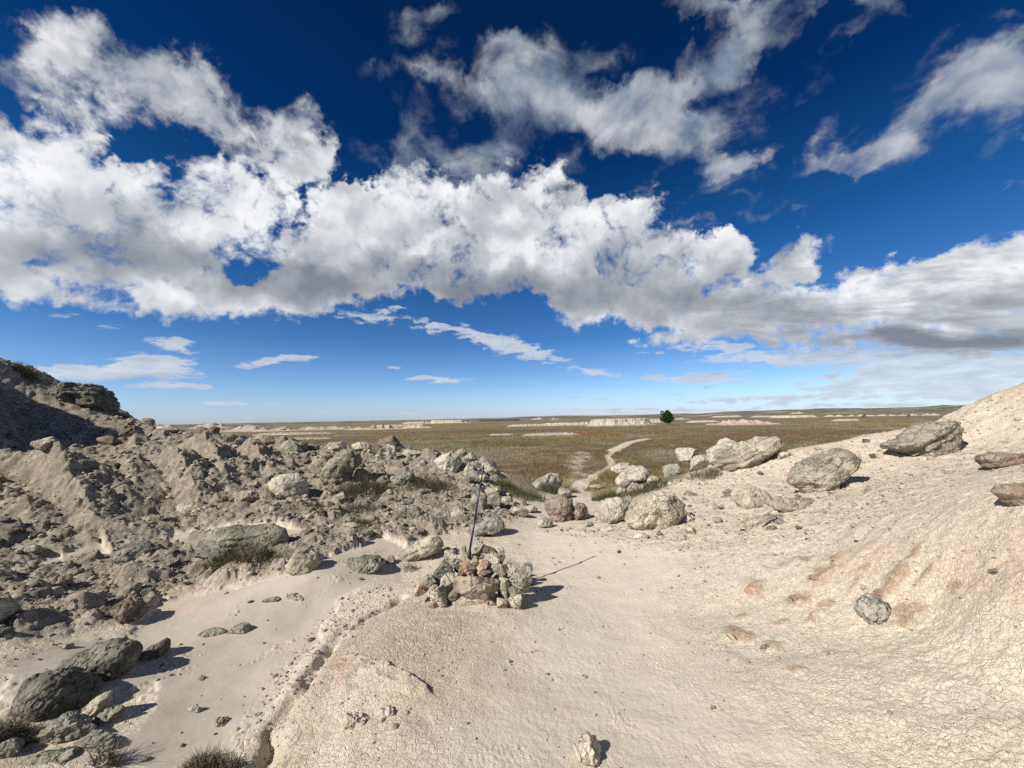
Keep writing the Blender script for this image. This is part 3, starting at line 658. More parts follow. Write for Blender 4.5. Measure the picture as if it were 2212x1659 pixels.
def rock_material(name, c1, c2, c3, lichen=.3, pits=.5, strata=0.0):
    m, nt = mat(name); g = N(nt)
    P = g.new('ShaderNodeTexCoord').outputs['Object']
    oi = g.new('ShaderNodeObjectInfo'); rnd = oi.outputs['Random']
    off = g.new('ShaderNodeCombineXYZ'); g.put(off.inputs[0], g.math('MULTIPLY', rnd, 37.0)); g.put(off.inputs[1], g.math('MULTIPLY', rnd, 91.0))
    P = g.vec('ADD', P, off.outputs[0])
    n1 = g.noise(P, 2.5, 5, .6, .3); n2 = g.noise(P, 12, 5, .65); n3 = g.noise(P, 70, 3, .6)
    c = g.mix(g.ramp(n1, .42, .58), tuple(x * .82 for x in c1), tuple(x * 1.05 for x in c2))
    c = g.mix(g.math('MULTIPLY', g.ramp(n2, .50, .60), lichen), c, c3)
    c = g.mix(g.math('MULTIPLY', g.ramp(n3, .54, .66), .5), c, (c1[0] * .55, c1[1] * .55, c1[2] * .55))
    v = g.new('ShaderNodeHueSaturation'); g.put(v.inputs['Value'], g.math('ADD', .78, g.math('MULTIPLY', rnd, .36))); g.put(v.inputs['Color'], c)
    c = v.outputs[0]
    pv = g.vor(g.vec('ADD', P, g.vec('SCALE', g.vec('NORMALIZE', P), scale=0.0)), 16)
    h = g.math('ADD', g.math('MULTIPLY', n2, .6), g.math('MULTIPLY', n3, .22))
    wob = g.new('ShaderNodeTexNoise'); g.put(wob.inputs['Vector'], P); wob.inputs['Scale'].default_value = 5; wob.inputs['Detail'].default_value = 3
    PW = g.vec('ADD', P, g.vec('SCALE', g.vec('SUBTRACT', wob.outputs['Color'], (.5, .5, .5)), scale=.35))
    h = g.math('ADD', h, g.math('MULTIPLY', g.ramp(g.vor(PW, 2.6, 'DISTANCE_TO_EDGE'), 0, .035), .38))
    h = g.math('ADD', h, g.math('MULTIPLY', g.noise(P, 4.5, 3, .5), 1.2))
    h = g.math('ADD', h, g.math('MULTIPLY', g.ramp(pv, .12, .40), pits * .5))
    if strata > 0:
        h = g.math('ADD', h, g.math('MULTIPLY', g.noise(g.mapping(P, rot=(R(12), R(-24), 0), scale=(1.2, 1.2, 15)), 1.0, 5, .6), strata))
    nr = bump(g, h, .05, 1.0)
    bsdf_out(g, nt, c, .92, nr, .15)
    return m
RM = dict(
    buff=rock_material('buff_rock', (.44, .385, .28), (.53, .475, .355), (.27, .25, .17), .6, .5),
    pale=rock_material('pale_rock', (.48, .44, .34), (.56, .51, .40), (.33, .32, .24), .5, .5),
    grey=rock_material('grey_rock', (.25, .235, .19), (.37, .345, .28), (.14, .14, .105), .7, .8),
    green=rock_material('lichen_rock', (.26, .245, .185), (.38, .35, .27), (.19, .19, .14), .7, .6),
    layered=rock_material('layered_sandstone', (.37, .33, .245), (.47, .42, .315), (.26, .245, .175), .5, .4, 1.3),
    brown=rock_material('brown_rock', (.20, .155, .115), (.33, .26, .20), (.42, .355, .275), .5, 1.0),
    rust=rock_material('rust_rock', (.42, .265, .165), (.47, .335, .225), (.55, .46, .34), .6, .4),
    dark=rock_material('dark_weathered_rock', (.15, .14, .11), (.25, .232, .185), (.11, .112, .085), .7, .8, .3),
    umber=rock_material('weathered_rust_rock', (.31, .225, .16), (.40, .30, .215), (.46, .39, .30), .6, .5, .5),
    mud=rock_material('dried_mud', (.53, .455, .34), (.58, .505, .39), (.46, .37, .27), .3, .4),
    tan=rock_material('tan_rubble', (.27, .22, .165), (.39, .325, .245), (.20, .175, .14), .6, .6))
GM = ground_material()
# ---------------------------------------------------------------- rocks
def tag(o, label=None, cat=None, group=None, kind=None):
    for k, v in (('label', label), ('category', cat), ('group', group), ('kind', kind)):
        if v: o[k] = v
    return o
_ICO = {}
def ico(n):
    if n not in _ICO:
        bm = bmesh.new(); bmesh.ops.create_icosphere(bm, subdivisions=n, radius=1)
        v = np.array([x.co[:] for x in bm.verts], np.float32); f = np.array([[x.index for x in p.verts] for p in bm.faces], np.int32)
        bm.free(); _ICO[n] = (v / np.linalg.norm(v, axis=1)[:, None], f)
    return _ICO[n]

def rock_points(W, H, D, seed, sub=4, tilt=0.0, poly=None, chips=13, rough=.10, strata=0.0, box=0.0):
    r_ = np.random.default_rng(seed); v, f = ico(sub); p = v.copy().astype(np.float64)
    if box:                                                  # squarer blocks
        s = (np.abs(p) ** (2 + 4 * box)).sum(1) ** (1 / (2 + 4 * box)); p = p / s[:, None]
    for _ in range(chips):                                   # broken faces
        n = r_.normal(size=3); n[1] *= 1.2 if poly is not None else 1; n /= np.linalg.norm(n); k = r_.uniform(.50, .84) if poly is None else r_.uniform(.74, .95)
        d = p @ n - k; p = p - np.outer(np.clip(d, 0, None) * .98, n)
    q0 = p * [1, D / max(W, H), 1]
    if poly is not None:
        th = np.arange(0, 2 * np.pi, np.pi / 90); R_ = np.zeros(len(th)); P = np.array(poly)
        for i, t in enumerate(th):
            c, s = math.cos(t), math.sin(t); best = .01
            for a in range(len(P)):
                x1, y1 = P[a]; x2, y2 = P[(a + 1) % len(P)]
                den = c * (y2 - y1) - s * (x2 - x1)
                if abs(den) < 1e-9: continue
                tt = (x1 * (y2 - y1) - y1 * (x2 - x1)) / den; uu = (x1 * s - y1 * c) / den
                if tt > 0 and -1e-6 <= uu <= 1 + 1e-6: best = max(best, tt)
            R_[i] = best
        a = np.arctan2(p[:, 2], p[:, 0]) % (2 * np.pi); rr = np.hypot(p[:, 0], p[:, 2])
        Ra = np.interp(a, np.append(th, 2 * np.pi), np.append(R_, R_[0]))
        f_ = np.clip(rr, 0, 1.05) ** .85
        p = np.stack([Ra * f_ * np.cos(a), p[:, 1] * D / 2, Ra * f_ * np.sin(a)], 1)
        W = P[:, 0].max() - P[:, 0].min(); H = P[:, 1].max() - P[:, 1].min()
    else:
        p = p * [W / 2, D / 2, H / 2]
        c, s = math.cos(tilt), math.sin(tilt); p = np.stack([p[:, 0] * c - p[:, 2] * s, p[:, 1], p[:, 0] * s + p[:, 2] * c], 1)
    S = (abs(W) * abs(H)) ** .5
    nrm = p / (np.linalg.norm(p, axis=1)[:, None] + 1e-9)
    q = p / S + seed * 3.7 % 50
    disp = fbm3(q * 1.6, 3, seed) * .6 + .6 * fbm3(q * 4.5, 5, seed + 9, .65)
    disp += 1.3 * np.minimum(np.abs(perlin3(q * 2.6, seed + 20)), .16) - .15 + .8 * np.minimum(np.abs(perlin3(q * 6.5, seed + 21)), .14) - .08
    disp -= .9 * np.clip(perlin3(q * 8, seed + 22) - .22, 0, 1)
    if strata:
        ax = np.array([-math.sin(tilt + .1), .25, math.cos(tilt + .1)]); t = q @ ax
        tt = np.stack([t * 9 + .7 * perlin3(q * 2, seed + 3), q[:, 0] * .6, q[:, 1] * .6], 1)
        disp += strata * 1.6 * perlin3(tt, seed + 4) + strata * .7 * perlin3(tt * [2.7, 2, 2], seed + 5)
    p = p + nrm * (disp * rough * 1.35 * S)[:, None]
    return p, f

NROCK = [0]
def px_size(n_px): return 6 if n_px > 110 else 5 if n_px > 44 else 4 if n_px > 18 else 3
def rock(u, v, w, h, mt, label, ang=0, poly=None, y=None, deep=1.0, lift=0.0, name='boulder', cat='boulder', group=None, parent=None, **kw):
    "a stone seen at photo point (u, v), w x h photo units, standing where that sight line meets the ground"
    NROCK[0] += 1; seed = kw.pop('seed', NROCK[0] * 7 + 3)
    if poly is not None:
        P = np.array(poly, float); u, v = (P[:, 0].min() + P[:, 0].max()) / 2, (P[:, 1].min() + P[:, 1].max()) / 2
        w, h = np.ptp(P[:, 0]), np.ptp(P[:, 1])
    if y is None:
        a = R(ang); half = math.hypot(h / 2 * math.cos(a), w / 2 * math.sin(a)) if poly is None else h / 2
        g = hit(u, v + half * .82)
        y = g[1] if g is not None else 12.0
        D = .9 * (w * h) ** .5 / F * y * deep
        y += D * .38
    else: D = .9 * (w * h) ** .5 / F * y * deep
    c = at(u, v, y); k = y / F; D = max(D, .02)
    if name in ('boulder', 'stone') and w > 14: lift += .06 * float(soft_poly(np.array([c[0]]), np.array([y]), RUB_L, .3)[0]) * min(1, w / 50)
    pl = [((a - u) * k, -(b - v) * k) for a, b in P] if poly is not None else None
    p, f = rock_points(w * k, h * k, D, seed, px_size(max(w, h)), R(ang), pl, **kw)
    me = mesh_from(name, p, f); me.materials.append(RM[mt])
    o = bpy.data.objects.new(name, me); col.objects.link(o); o.location = c + [0, 0, lift]
    if parent is not None: o.parent = parent; o.matrix_parent_inverse = parent.matrix_world.inverted()
    else: tag(o, label, cat, group)
    return o

BOULDERS = [
 # the right bank
 dict(poly=[(1717,1019),(1733,1000),(1757,983),(1790,972),(1822,971),(1838,977),(1851,993),(1843,1008),(1812,1045),(1790,1062),(1772,1072),(1745,1074),(1730,1060),(1712,1044),(1709,1030)], mt='layered', label='big tilted tan sandstone boulder on the right bank with a dark gap under it', ang=30, strata=.35, rough=.085, deep=.75),
 dict(poly=[(1907,970),(1925,962),(1942,960),(1975,935),(2010,920),(2045,911),(2062,915),(2064,935),(2060,955),(2050,972),(2050,985),(2030,1000),(1990,1005),(1965,1000),(1948,985),(1930,980),(1917,980)], mt='layered', label='large flat grey ledge slab jutting out near the top of the right bank', ang=25, strata=.55, rough=.085, deep=.9, lift=.07),
 dict(poly=[(1532,985),(1532,968),(1560,958),(1600,953),(1630,945),(1660,942),(1675,943),(1680,962),(1672,975),(1640,992),(1600,1013),(1570,1021),(1545,1014),(1533,1000)], mt='layered', label='long cracked buff boulder lying tilted at the meadow edge', ang=20, strata=.5, rough=.09, deep=.8),
 dict(u=1569,v=970,w=86,h=56,ang=0,mt='pale', label='rounded pale boulder tucked behind the long cracked one', rough=.09, deep=.9),
 dict(u=1487,v=982,w=58,h=42,ang=-10,mt='pale', label='upright pale rounded boulder left of the long cracked one', rough=.07),
 dict(u=1506,v=1003,w=54,h=40,ang=20,mt='pale', label='pale boulder with grass at its foot in front of the upright one', rough=.08),
 dict(u=1450,v=1016,w=64,h=36,ang=10,mt='pale', label='low whitish boulder between the grass patch and the pale group', rough=.1),
 dict(poly=[(1330,1040),(1340,1025),(1362,1008),(1390,1007),(1406,1020),(1402,1032),(1378,1040),(1355,1052),(1338,1056)], mt='pale', label='cracked pale boulder standing in the green grass beside the trail', ang=28, strata=.25, rough=.07),
 dict(u=1344,v=1013,w=52,h=24,ang=12,mt='pale', label='low pale boulder behind the cracked one by the trail', rough=.1),
 dict(u=1465,v=1041,w=22,h=19,mt='buff', label='small round buff stone right of the green grass patch', name='stone', cat='stone'),
 dict(u=1447,v=1045,w=16,h=12,mt='pale', label='small pale stone touching the grass, left of the round buff one', name='stone', cat='stone'),
 dict(u=1290,v=1052,w=36,h=14,ang=-8,mt='pale', label='flat pale stone half hidden in green grass at the trail edge', name='stone', cat='stone'),
 dict(poly=[(1354,1118),(1362,1095),(1376,1075),(1400,1066),(1430,1060),(1455,1072),(1475,1090),(1482,1108),(1468,1125),(1450,1145),(1425,1152),(1390,1146),(1362,1135)], mt='buff', label='biggest rounded buff boulder in front of the green grass patch', rough=.085, deep=.8, chips=11),
 dict(poly=[(1283,1115),(1300,1085),(1312,1073),(1335,1072),(1358,1085),(1354,1105),(1345,1120),(1318,1130),(1302,1139),(1290,1128)], mt='pale', label='pale pitted boulder between the brown boulder and the biggest buff one', rough=.07),
 dict(u=1358,v=1085,w=30,h=40,ang=10,mt='grey', label='narrow grey stone wedged behind the pale pitted boulder', name='stone', cat='stone'),
 dict(poly=[(1180,1082),(1195,1075),(1215,1074),(1237,1080),(1240,1100),(1232,1125),(1215,1135),(1193,1127),(1184,1112),(1176,1098)], mt='brown', label='dark brown pitted boulder beside the path with a sunlit left side', rough=.085, chips=10),
 dict(u=1252,v=1109,w=38,h=46,ang=-5,mt='brown', label='grey-brown half of the split boulder beside the path', rough=.09),
 dict(u=1179,v=1131,w=36,h=26,ang=0,mt='pale', label='small pale stone below the dark brown boulder', name='stone', cat='stone'),
 dict(poly=[(1588,1085),(1600,1064),(1630,1054),(1655,1062),(1668,1080),(1658,1098),(1630,1104),(1598,1100)], mt='buff', label='rounded buff boulder touching a flat slab on the right slope', rough=.085),
 dict(poly=[(1662,1078),(1700,1076),(1755,1078),(1765,1092),(1750,1103),(1720,1108),(1680,1106),(1664,1096)], mt='layered', label='long flat grey slab on the right slope beside the rounded buff boulder', strata=.45, rough=.09, deep=.9),
 dict(u=1632,v=1129,w=84,h=34,ang=20,mt='buff', label='tilted buff slab below the rounded boulder on the right slope', strata=.4, rough=.08),
 dict(u=1694,v=986,w=38,h=22,mt='buff', label='small buff stone right of the long cracked boulder', name='stone', cat='stone'),
 dict(poly=[(1856,1322),(1868,1305),(1888,1288),(1915,1295),(1938,1315),(1934,1338),(1912,1358),(1885,1356),(1862,1342)], mt='grey', label='lone angular grey stone on the cream clay slope at right', rough=.085, chips=10, deep=1.0),
 dict(poly=[(2156,1072),(2165,1055),(2190,1050),(2240,1055),(2262,1085),(2230,1110),(2200,1112),(2180,1095)], mt='umber', label='rust-brown boulder cut by the right edge over a dark hollow', rough=.09, strata=.3, lift=.03),
 dict(poly=[(2112,992),(2120,978),(2160,976),(2215,982),(2240,995),(2220,1010),(2180,1014),(2140,1010),(2120,1008)], mt='umber', label='orange-stained ledge low in the right bank near the edge', rough=.07, strata=.4),
 dict(u=2156,v=1235,w=36,h=13,mt='grey', label='flat grey stone lying on the clay near the right edge', name='stone', cat='stone'),
 dict(u=2065,v=1206,w=14,h=8,mt='grey', label='tiny grey stone on the upper right clay slope', name='stone', cat='stone'),
 dict(u=1490,v=1067,w=32,h=14,mt='tan', label='flat brownish stone above the biggest rounded buff boulder', name='stone', cat='stone', box=.4),
 dict(u=1470,v=1079,w=30,h=18,mt='buff', label='angular buff stone at the upper right shoulder of the biggest boulder', name='stone', cat='stone'),
 dict(u=1372,v=1056,w=38,h=26,mt='pale', label='pale block in the grass right of the cracked pale boulder foot', box=.3),
 dict(u=1342,v=1060,w=30,h=18,mt='pale', label='low pale block in the grass behind the pale pitted boulder', box=.3, name='stone', cat='stone'),
 dict(u=1415,v=1036,w=34,h=22,mt='buff', label='angular buff block between the cracked pale boulder and the low whitish one', box=.3),
 dict(u=1428,v=1050,w=18,h=12,mt='buff', label='small buff block at the right end of the green grass patch', name='stone', cat='stone'),
 dict(u=1541,v=1012,w=34,h=24,mt='pale', label='pale block at the left foot of the long cracked boulder', box=.3),
 dict(u=1572,v=1062,w=26,h=12,mt='grey', label='flat grey stone on the crumbly slope below the long cracked boulder', name='stone', cat='stone'),
 dict(u=1488,v=1120,w=22,h=22,mt='pale', label='pale stone leaning in the dark gap right of the biggest boulder', name='stone', cat='stone'),
 dict(u=1492,v=1146,w=30,h=20,mt='buff', label='buff stone at the lower right of the biggest boulder', name='stone', cat='stone'),
 dict(u=1384,v=1160,w=50,h=14,mt='pale', label='flat pale plate of clay rock under the biggest boulder', name='stone', cat='stone', box=.4),
 dict(u=1322,v=1142,w=34,h=16,mt='pale', label='crumbly pale stone under the pale pitted boulder', name='stone', cat='stone'),
 dict(u=1272,v=1132,w=24,h=14,mt='buff', label='small buff stone right of the split brown boulder', name='stone', cat='stone'),
 dict(u=1118,v=1108,w=44,h=24,mt='pale', label='broken pale block left of the path bend', box=.3),
 dict(u=1150,v=1100,w=32,h=20,mt='buff', label='angular buff block beside the path bend', box=.3, name='stone', cat='stone'),
 dict(u=1128,v=1086,w=28,h=16,mt='tan', label='tan stone under the green grass left of the trail', name='stone', cat='stone'),
 dict(u=1060,v=1066,w=34,h=22,mt='buff', label='buff block just right of the pole in the rubble', box=.3, name='stone', cat='stone'),
 dict(u=1000,v=1075,w=36,h=20,mt='tan', label='tan block left of the pole in the rubble', box=.3, name='stone', cat='stone'),
 dict(u=985,v=1118,w=42,h=22,mt='buff', label='buff block left of the lower pole', box=.3, name='stone', cat='stone'),
 dict(u=540,v=1085,w=60,h=34,mt='tan', label='tan broken block on the rubble below the ridge at left', box=.3, chips=14),
 dict(u=470,v=1065,w=50,h=40,mt='tan', label='upright tan block beside an earth spur', box=.3, chips=14),
 dict(u=700,v=1115,w=44,h=24,mt='grey', label='grey block right of the big pale flat-faced boulder', box=.3),
 dict(u=330,v=1130,w=56,h=30,mt='tan', label='tan block in the rubble above the dark grey domed boulder', box=.3, chips=14),
 dict(u=120,v=1270,w=52,h=30,mt='tan', label='tan angular block in the lower left rubble', box=.3, chips=14),
 dict(u=60,v=1200,w=54,h=32,mt='grey', label='grey angular block in the rubble near the left edge', box=.3, chips=14),
 dict(u=190,v=1065,w=48,h=34,mt='brown', label='brown block high in the rubble near the left edge', box=.3, chips=14),
 dict(u=-22,v=1345,w=90,h=84,mt='grey', label='dark boulder at the left edge throwing a long shadow onto the rubble', chips=14),
 # around the wash
 dict(poly=[(1142,1055),(1160,1035),(1185,1022),(1208,1025),(1215,1040),(1211,1055),(1190,1062),(1160,1062)], mt='pale', label='whitish tilted boulder in the grass tuft left of the trail', ang=15, rough=.085),
 dict(u=1218,v=1065,w=36,h=27,ang=-12,mt='buff', label='small buff boulder at the foot of the whitish tilted one', rough=.08),
 dict(poly=[(1012,1160),(1025,1138),(1050,1122),(1075,1118),(1088,1128),(1090,1142),(1068,1154),(1035,1162)], mt='grey', label='grey boulder just behind the cairn and the pole', ang=15, rough=.07, strata=.2),
 dict(u=1066,v=1090,w=40,h=32,ang=5,mt='layered', label='layered buff stone right of the pole middle', strata=.4, rough=.09, name='stone', cat='stone'),
 dict(u=1095,v=1083,w=30,h=24,ang=0,mt='pale', label='pale stone at the left foot of the grass tuft', name='stone', cat='stone'),
 dict(u=1074,v=1059,w=28,h=14,ang=-8,mt='buff', label='flat small stone right of the upper pole', name='stone', cat='stone'),
 dict(u=1042,v=1037,w=40,h=17,ang=5,mt='buff', label='flat block behind the upper part of the pole', name='stone', cat='stone'),
 dict(poly=[(1041,1003),(1056,1003),(1080,1022),(1084,1030),(1062,1033),(1043,1022)], mt='buff', label='wedge-shaped buff stone right of the pole tip', rough=.09, name='stone', cat='stone'),
 dict(poly=[(938,1000),(955,988),(975,980),(992,990),(996,1010),(985,1026),(965,1030),(950,1018)], mt='pale', label='knobby pale boulder at the centre of the rock group behind the pole', rough=.08),
 dict(u=995,v=981,w=36,h=27,ang=-15,mt='buff', label='rounded stone leaning on top of the knobby pale boulder', lift=.03, name='stone', cat='stone'),
 dict(u=1012,v=993,w=38,h=20,ang=14,mt='pale', label='flat pale stone balanced right of the knobby boulder', lift=.03, name='stone', cat='stone'),
 dict(poly=[(999,1036),(1003,1015),(1012,1003),(1024,1012),(1030,1030),(1020,1038)], mt='buff', label='upright triangular stone left of the pole near its tip', rough=.09, name='stone', cat='stone'),
 dict(poly=[(695,1030),(705,1010),(717,998),(735,983),(762,978),(777,990),(783,1008),(764,1026),(750,1052),(735,1062),(715,1060),(702,1050)], mt='layered', label='large tilted boulder with a shaded right face above the scrub mound', ang=52, strata=.25, rough=.085, deep=.85),
 dict(poly=[(816,962),(822,950),(838,944),(850,941),(858,948),(868,962),(880,975),(878,980),(858,986),(845,975),(828,972)], mt='brown', label='pyramid-shaped boulder with a dark right side on the ridge crest', rough=.07, chips=10, lift=.04),
 dict(u=834,v=983,w=56,h=44,mt='pale', label='lumpy pale boulder carrying the pyramid-shaped one', rough=.09),
 dict(u=785,v=971,w=50,h=27,ang=-8,mt='buff', label='rounded boulder on the ridge left of the pyramid-shaped one', rough=.07),
 dict(u=726,v=972,w=34,h=16,mt='buff', label='low stone on the ridge above the large tilted boulder', name='stone', cat='stone'),
 dict(u=891,v=983,w=54,h=17,ang=-4,mt='pale', label='flat pale boulder on the ridge right of the pyramid-shaped one', rough=.08),
 dict(u=628,v=972,w=60,h=32,ang=-8,mt='pale', label='blocky pale boulder on the ridge with a dark shaded end', rough=.07, box=.5),
 dict(u=672,v=970,w=38,h=16,mt='grey', label='small grey stone on the ridge right of the blocky pale boulder', name='stone', cat='stone'),
 dict(u=664,v=986,w=15,h=15,mt='grey', label='small round grey stone below the ridge crest', name='stone', cat='stone'),
 dict(u=570,v=954,w=50,h=28,ang=-12,mt='brown', label='brown rounded boulder on the ridge right of the grey pair', rough=.07),
 dict(u=498,v=950,w=44,h=28,ang=0,mt='grey', label='grey boulder on the ridge, left one of a touching pair', rough=.08),
 dict(u=522,v=958,w=36,h=30,ang=0,mt='grey', label='grey boulder on the ridge, right one of a touching pair', rough=.08),
 dict(u=427,v=937,w=42,h=22,ang=-6,mt='brown', label='brown stone on the crest where the ridge meets the prairie', name='stone', cat='stone'),
 dict(u=366,v=931,w=66,h=22,ang=-8,mt='layered', label='flat layered slab near the top of the left ridge', strata=.4, rough=.07),
 dict(u=318,v=916,w=42,h=22,ang=-12,mt='tan', label='tan boulder on the skyline of the left hill below the bushes', rough=.09),
 dict(poly=[(100,862),(122,838),(150,828),(178,830),(205,840),(224,856),(246,876),(235,892),(190,888),(150,880),(112,876)], mt='dark', label='dark rounded outcrop on the crest of the left hill', rough=.15, strata=.4, chips=18, deep=1.0),
 dict(u=236,v=955,w=46,h=28,mt='tan', label='blocky tan stone high on the left rubble slope', rough=.1),
 dict(u=286,v=940,w=52,h=32,ang=-8,mt='tan', label='rounded tan boulder right of the blocky one on the left rubble slope', rough=.1),
 dict(poly=[(584,1050),(590,1035),(615,1030),(645,1032),(658,1045),(663,1075),(655,1088),(625,1092),(600,1075)], mt='pale', label='big pale flat-faced boulder with dry grass at its foot', rough=.085, chips=12),
 dict(poly=[(388,1105),(395,1092),(418,1090),(450,1104),(472,1118),(468,1128),(440,1128),(410,1118)], mt='buff', label='elongated buff boulder half buried below the earth spurs', ang=-20, rough=.09, strata=.2),
 dict(poly=[(248,1212),(262,1190),(290,1180),(330,1182),(350,1195),(352,1210),(330,1222),(290,1230),(262,1226)], mt='grey', label='dark grey domed boulder on the sandy patch at left', rough=.08, strata=.2),
 dict(poly=[(436,1180),(445,1160),(475,1150),(530,1145),(580,1146),(612,1155),(622,1175),(610,1195),(560,1200),(500,1195),(455,1195)], mt='green', label='largest low lichen-grey boulder left of centre with scrub growing on it', rough=.07, strata=.25, deep=.7),
 dict(u=468,v=1208,w=96,h=40,ang=-4,mt='grey', label='dark grey rock shelf under the left end of the lichen-grey boulder', rough=.1, strata=.3),
 dict(u=438,v=1176,w=30,h=28,mt='tan', label='tan stone against the left end of the lichen-grey boulder', name='stone', cat='stone'),
 dict(u=343,v=1176,w=40,h=17,mt='brown', label='brown flat stone behind the dark grey domed boulder', name='stone', cat='stone'),
 dict(poly=[(621,1222),(632,1205),(645,1190),(662,1188),(680,1200),(690,1218),(686,1235),(668,1246),(640,1244),(625,1236)], mt='buff', label='round furrowed buff boulder casting a pointed shadow on the silt', rough=.09, strata=.25),
 dict(poly=[(745,1218),(752,1205),(785,1200),(815,1203),(830,1216),(826,1232),(800,1240),(765,1243),(748,1235)], mt='grey', label='low oval grey boulder on the silt left of the cairn', rough=.085),
 dict(poly=[(856,1208),(862,1190),(880,1180),(905,1170),(935,1158),(950,1165),(955,1180),(940,1196),(905,1212),(875,1216)], mt='layered', label='long furrowed boulder leaning up to the right behind the cairn', ang=20, strata=.5, rough=.07, deep=.8),
 dict(u=846,v=1210,w=26,h=22,mt='tan', label='tan stone at the left end of the long furrowed boulder', name='stone', cat='stone'),
 dict(u=971,v=1192,w=34,h=22,mt='buff', label='buff stone between the long furrowed boulder and the cairn', name='stone', cat='stone'),
 dict(u=768,v=1156,w=72,h=36,ang=-6,mt='layered', label='buff boulder capped with dry scrub below the grassy mound', strata=.25, rough=.09),
 dict(poly=[(848,1050),(855,1032),(875,1022),(895,1028),(902,1045),(895,1058),(870,1060),(852,1058)], mt='grey', label='rounded grey boulder sitting on the scrub-covered mound', rough=.085, lift=.05),
 dict(poly=[(852,1118),(858,1100),(880,1097),(905,1103),(918,1115),(912,1130),(890,1132),(862,1130)], mt='grey', label='dark-sided boulder at the foot of the scrub mound', rough=.08),
 dict(u=884,v=1089,w=38,h=17,mt='grey', label='flat stone just above the dark-sided boulder', name='stone', cat='stone'),
 dict(u=861,v=1080,w=26,h=22,mt='tan', label='small tan stone in the scrub mound front', name='stone', cat='stone'),
 dict(u=818,v=1094,w=24,h=22,mt='grey', label='small grey stone in the lower left of the scrub mound', name='stone', cat='stone'),
 dict(u=917,v=1068,w=38,h=20,mt='green', label='greenish stone at the right end of the scrub mound', name='stone', cat='stone'),
 dict(u=706,v=1073,w=26,h=22,mt='rust', label='small rust-pink stone below the large tilted boulder', name='stone', cat='stone'),
 dict(u=738,v=1080,w=40,h=22,ang=35,mt='buff', label='slanting buff stone left of the scrub mound', name='stone', cat='stone'),
 dict(u=1087,v=1110,w=34,h=18,mt='buff', label='low buff stone right of the lower pole', name='stone', cat='stone'),
 # lower left
 dict(poly=[(140,1440),(148,1418),(175,1405),(215,1395),(245,1390),(275,1398),(285,1415),(280,1440),(265,1465),(235,1480),(210,1485),(185,1470),(160,1458)], mt='dark', label='dark upper boulder of the pair at lower left', rough=.08, chips=11),
 dict(poly=[(48,1500),(60,1475),(90,1450),(130,1443),(160,1465),(188,1500),(180,1530),(150,1552),(110,1558),(70,1545)], mt='dark', label='rounded grey lower boulder of the pair at lower left', rough=.085, chips=11),
 dict(poly=[(285,1430),(310,1405),(350,1384),(358,1390),(356,1415),(330,1420),(300,1432)], mt='dark', label='slanting grey slab right of the dark upper boulder', rough=.085, strata=.2),
 dict(poly=[(243,1330),(255,1310),(275,1302),(298,1312),(306,1335),(300,1355),(280,1360),(255,1352)], mt='brown', label='pitted brown-grey boulder casting a dark shadow on the silt at left', rough=.1),
 dict(u=517,v=1362,w=50,h=32,ang=-5,mt='grey', label='dark angular stone on the pale silt flat', name='stone', cat='stone', rough=.08),
 dict(u=454,v=1370,w=76,h=20,ang=6,mt='grey', label='flat grey slab half buried in silt beside the dark angular stone', rough=.09),
 dict(u=585,v=1297,w=44,h=17,mt='grey', label='flat grey stone on the silt, left one of two', name='stone', cat='stone'),
 dict(u=634,v=1291,w=56,h=21,ang=-8,mt='buff', label='peaked buff stone on the silt, right one of two', name='stone', cat='stone'),
 dict(u=210,v=1527,w=84,h=34,ang=35,mt='layered', label='pale slab slanting up beside the lower left boulder pair', strata=.35, rough=.08),
 dict(u=150,v=1580,w=124,h=62,ang=10,mt='dark', label='rough dark rock mass below the boulder pair at lower left', rough=.13, strata=.2),
 dict(u=205,v=1612,w=120,h=48,ang=4,mt='dark', label='rough grey rock spreading right at the lower left', rough=.13, strata=.2),
 dict(u=235,v=1548,w=60,h=30,ang=20,mt='green', label='small lichen-grey rock on the silt edge at lower left', rough=.1),
 dict(u=110,v=1645,w=130,h=34,ang=3,mt='green', label='greenish rock cut by the bottom edge at left', rough=.12),
 dict(u=14,v=1622,w=50,h=40,mt='green', label='greenish rock in the bottom left corner', rough=.1),
 dict(u=418,v=1533,w=28,h=21,mt='pale', label='small pale stone alone on the smooth silt', name='stone', cat='stone'),
 dict(u=480,v=1560,w=24,h=34,ang=60,mt='grey', label='dark grey stone above the yellowish bush at the bottom', name='stone', cat='stone'),
 dict(u=312,v=1643,w=32,h=20,mt='grey', label='small grey stone at the bottom edge left of the yellowish bush', name='stone', cat='stone'),
 dict(u=201,v=1297,w=38,h=24,mt='green', label='smooth greenish stone in the left rubble above the pitted boulder', name='stone', cat='stone'),
 dict(u=168,v=1340,w=20,h=16,mt='rust', label='small rust stone in the left rubble', name='stone', cat='stone'),
 dict(u=142,v=1396,w=30,h=14,mt='brown', label='small brown stone left above the dark upper boulder', name='stone', cat='stone'),
 dict(u=1337,v=1193,w=12,h=9,mt='brown', label='small dark stone alone on the wash right of the pole shadow', name='stone', cat='stone'),
]
